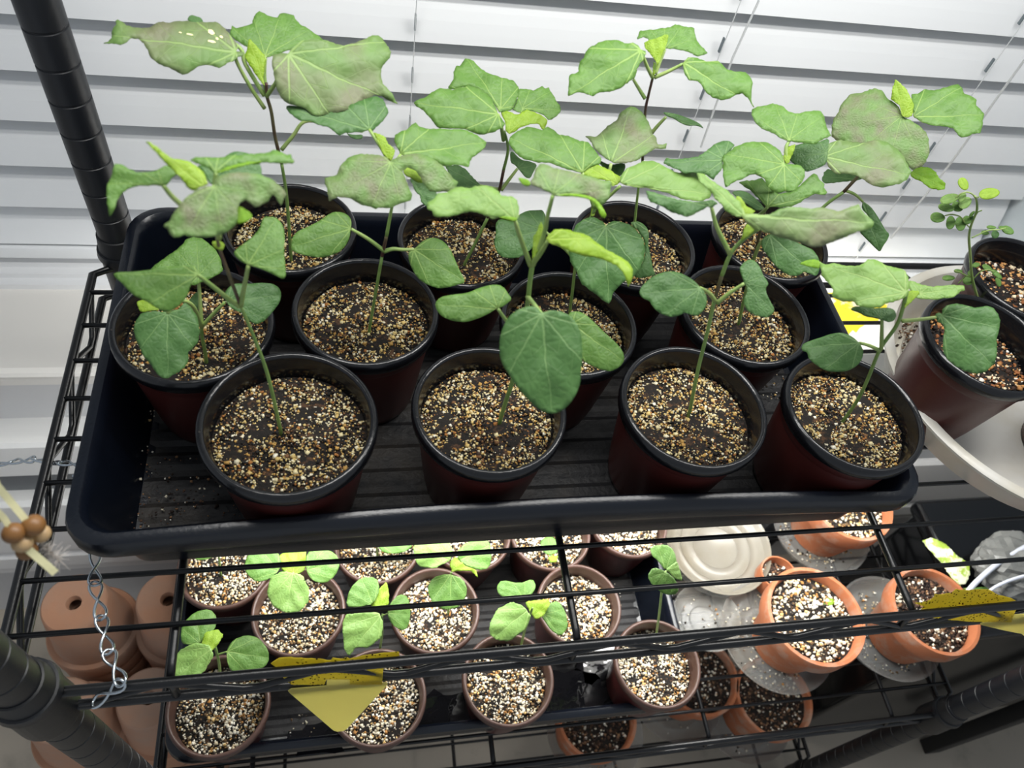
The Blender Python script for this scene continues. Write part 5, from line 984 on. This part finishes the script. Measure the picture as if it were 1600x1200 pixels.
# ================================================================ black things at the lower right
rt = thing('storage_box', 'glossy black lidded box at the back right of the lower shelf', 'box')
b = MB(); bx0, bx1, by0, by1 = 69, 86.4, 29.2, 33.8
box('box_body', bx0+.4, bx1-.4, by0+.3, by1-.3, -41, -34.2, M['black'], rt, .4); box('lid', bx0, bx1, by0, by1, -34.2, -33.4, M['black'], rt, .3); place(rt, (78, 31, -41))
rt = thing('storage_tote', 'large glossy black tote standing on the floor right of the rack', 'box')
box('tote_body', 92.5, 150, 7.6, 24.3, FLOOR, -36, M['black'], rt, 1); box('lid', 91.5, 151, 6.6, 25.0, -36, -33.5, M['black'], rt, .8); place(rt, (120, 16, FLOOR))
q = atZ(1452, 1166, FLOOR); rt = thing('stool', 'black stool leg and seat at the lower right beyond the rack', 'stool')
for dx, dy in ((0, 0), (28, 0), (0, -26), (28, -26)): box('leg', q[0]-1.6+dx, q[0]+1.6+dx, q[1]-1.2+dy, q[1]+1.2+dy, FLOOR, FLOOR+42, M['blackm'], rt, .2)
box('seat', q[0]-2.5, q[0]+30.5, q[1]-28.5, q[1]+2.4, FLOOR+42, FLOOR+45, M['blackm'], rt, .5); place(rt, (q[0]+14, q[1]-13, FLOOR))
# crumpled bag and cables on the tote
q = atZ(1585, 880, -29); bm = bmesh.new(); bmesh.ops.create_icosphere(bm, subdivisions=4, radius=.045)
r = np.random.default_rng(5); D3 = r.normal(size=(14, 3)); D3 /= np.linalg.norm(D3, axis=1)[:, None]; PH = r.uniform(0, 6, 14)
for v in bm.verts:
    d = np.array(v.co); d /= np.linalg.norm(d); s = 1+.10*sum(abs(math.sin((d@D3[i])*(3+i*.9)+PH[i]))-.6 for i in range(14))*.55; v.co = Vector(d*s*.045); v.co.z *= .62; v.co.x *= 1.25
me = bpy.data.meshes.new('plastic_bag'); bm.to_mesh(me); bm.free(); bg = link('plastic_bag', me, M['bag'], None, False); bg.location = W((q[0]+2, q[1], -30.6)); tag(bg, 'crumpled grey plastic bag on the black tote at the right edge', 'bag')
for pts, lb in (([(1640, 838), (1600, 856), (1560, 880), (1525, 910), (1500, 940), (1480, 960)], 'thicker pale grey cable crossing the crumpled bag'), ([(1640, 890), (1600, 900), (1570, 910), (1545, 925), (1535, 950)], 'thinner pale grey cable in front of the crumpled bag')):
    b = MB(); b.tube(spline([atZ(x, y, -27.0-.9*i) for i, (x, y) in enumerate(pts)], 6), .32 if 'thicker' in lb else .2, 8); tag(b.build('cable', M['cable'], None, True), lb, 'cable')
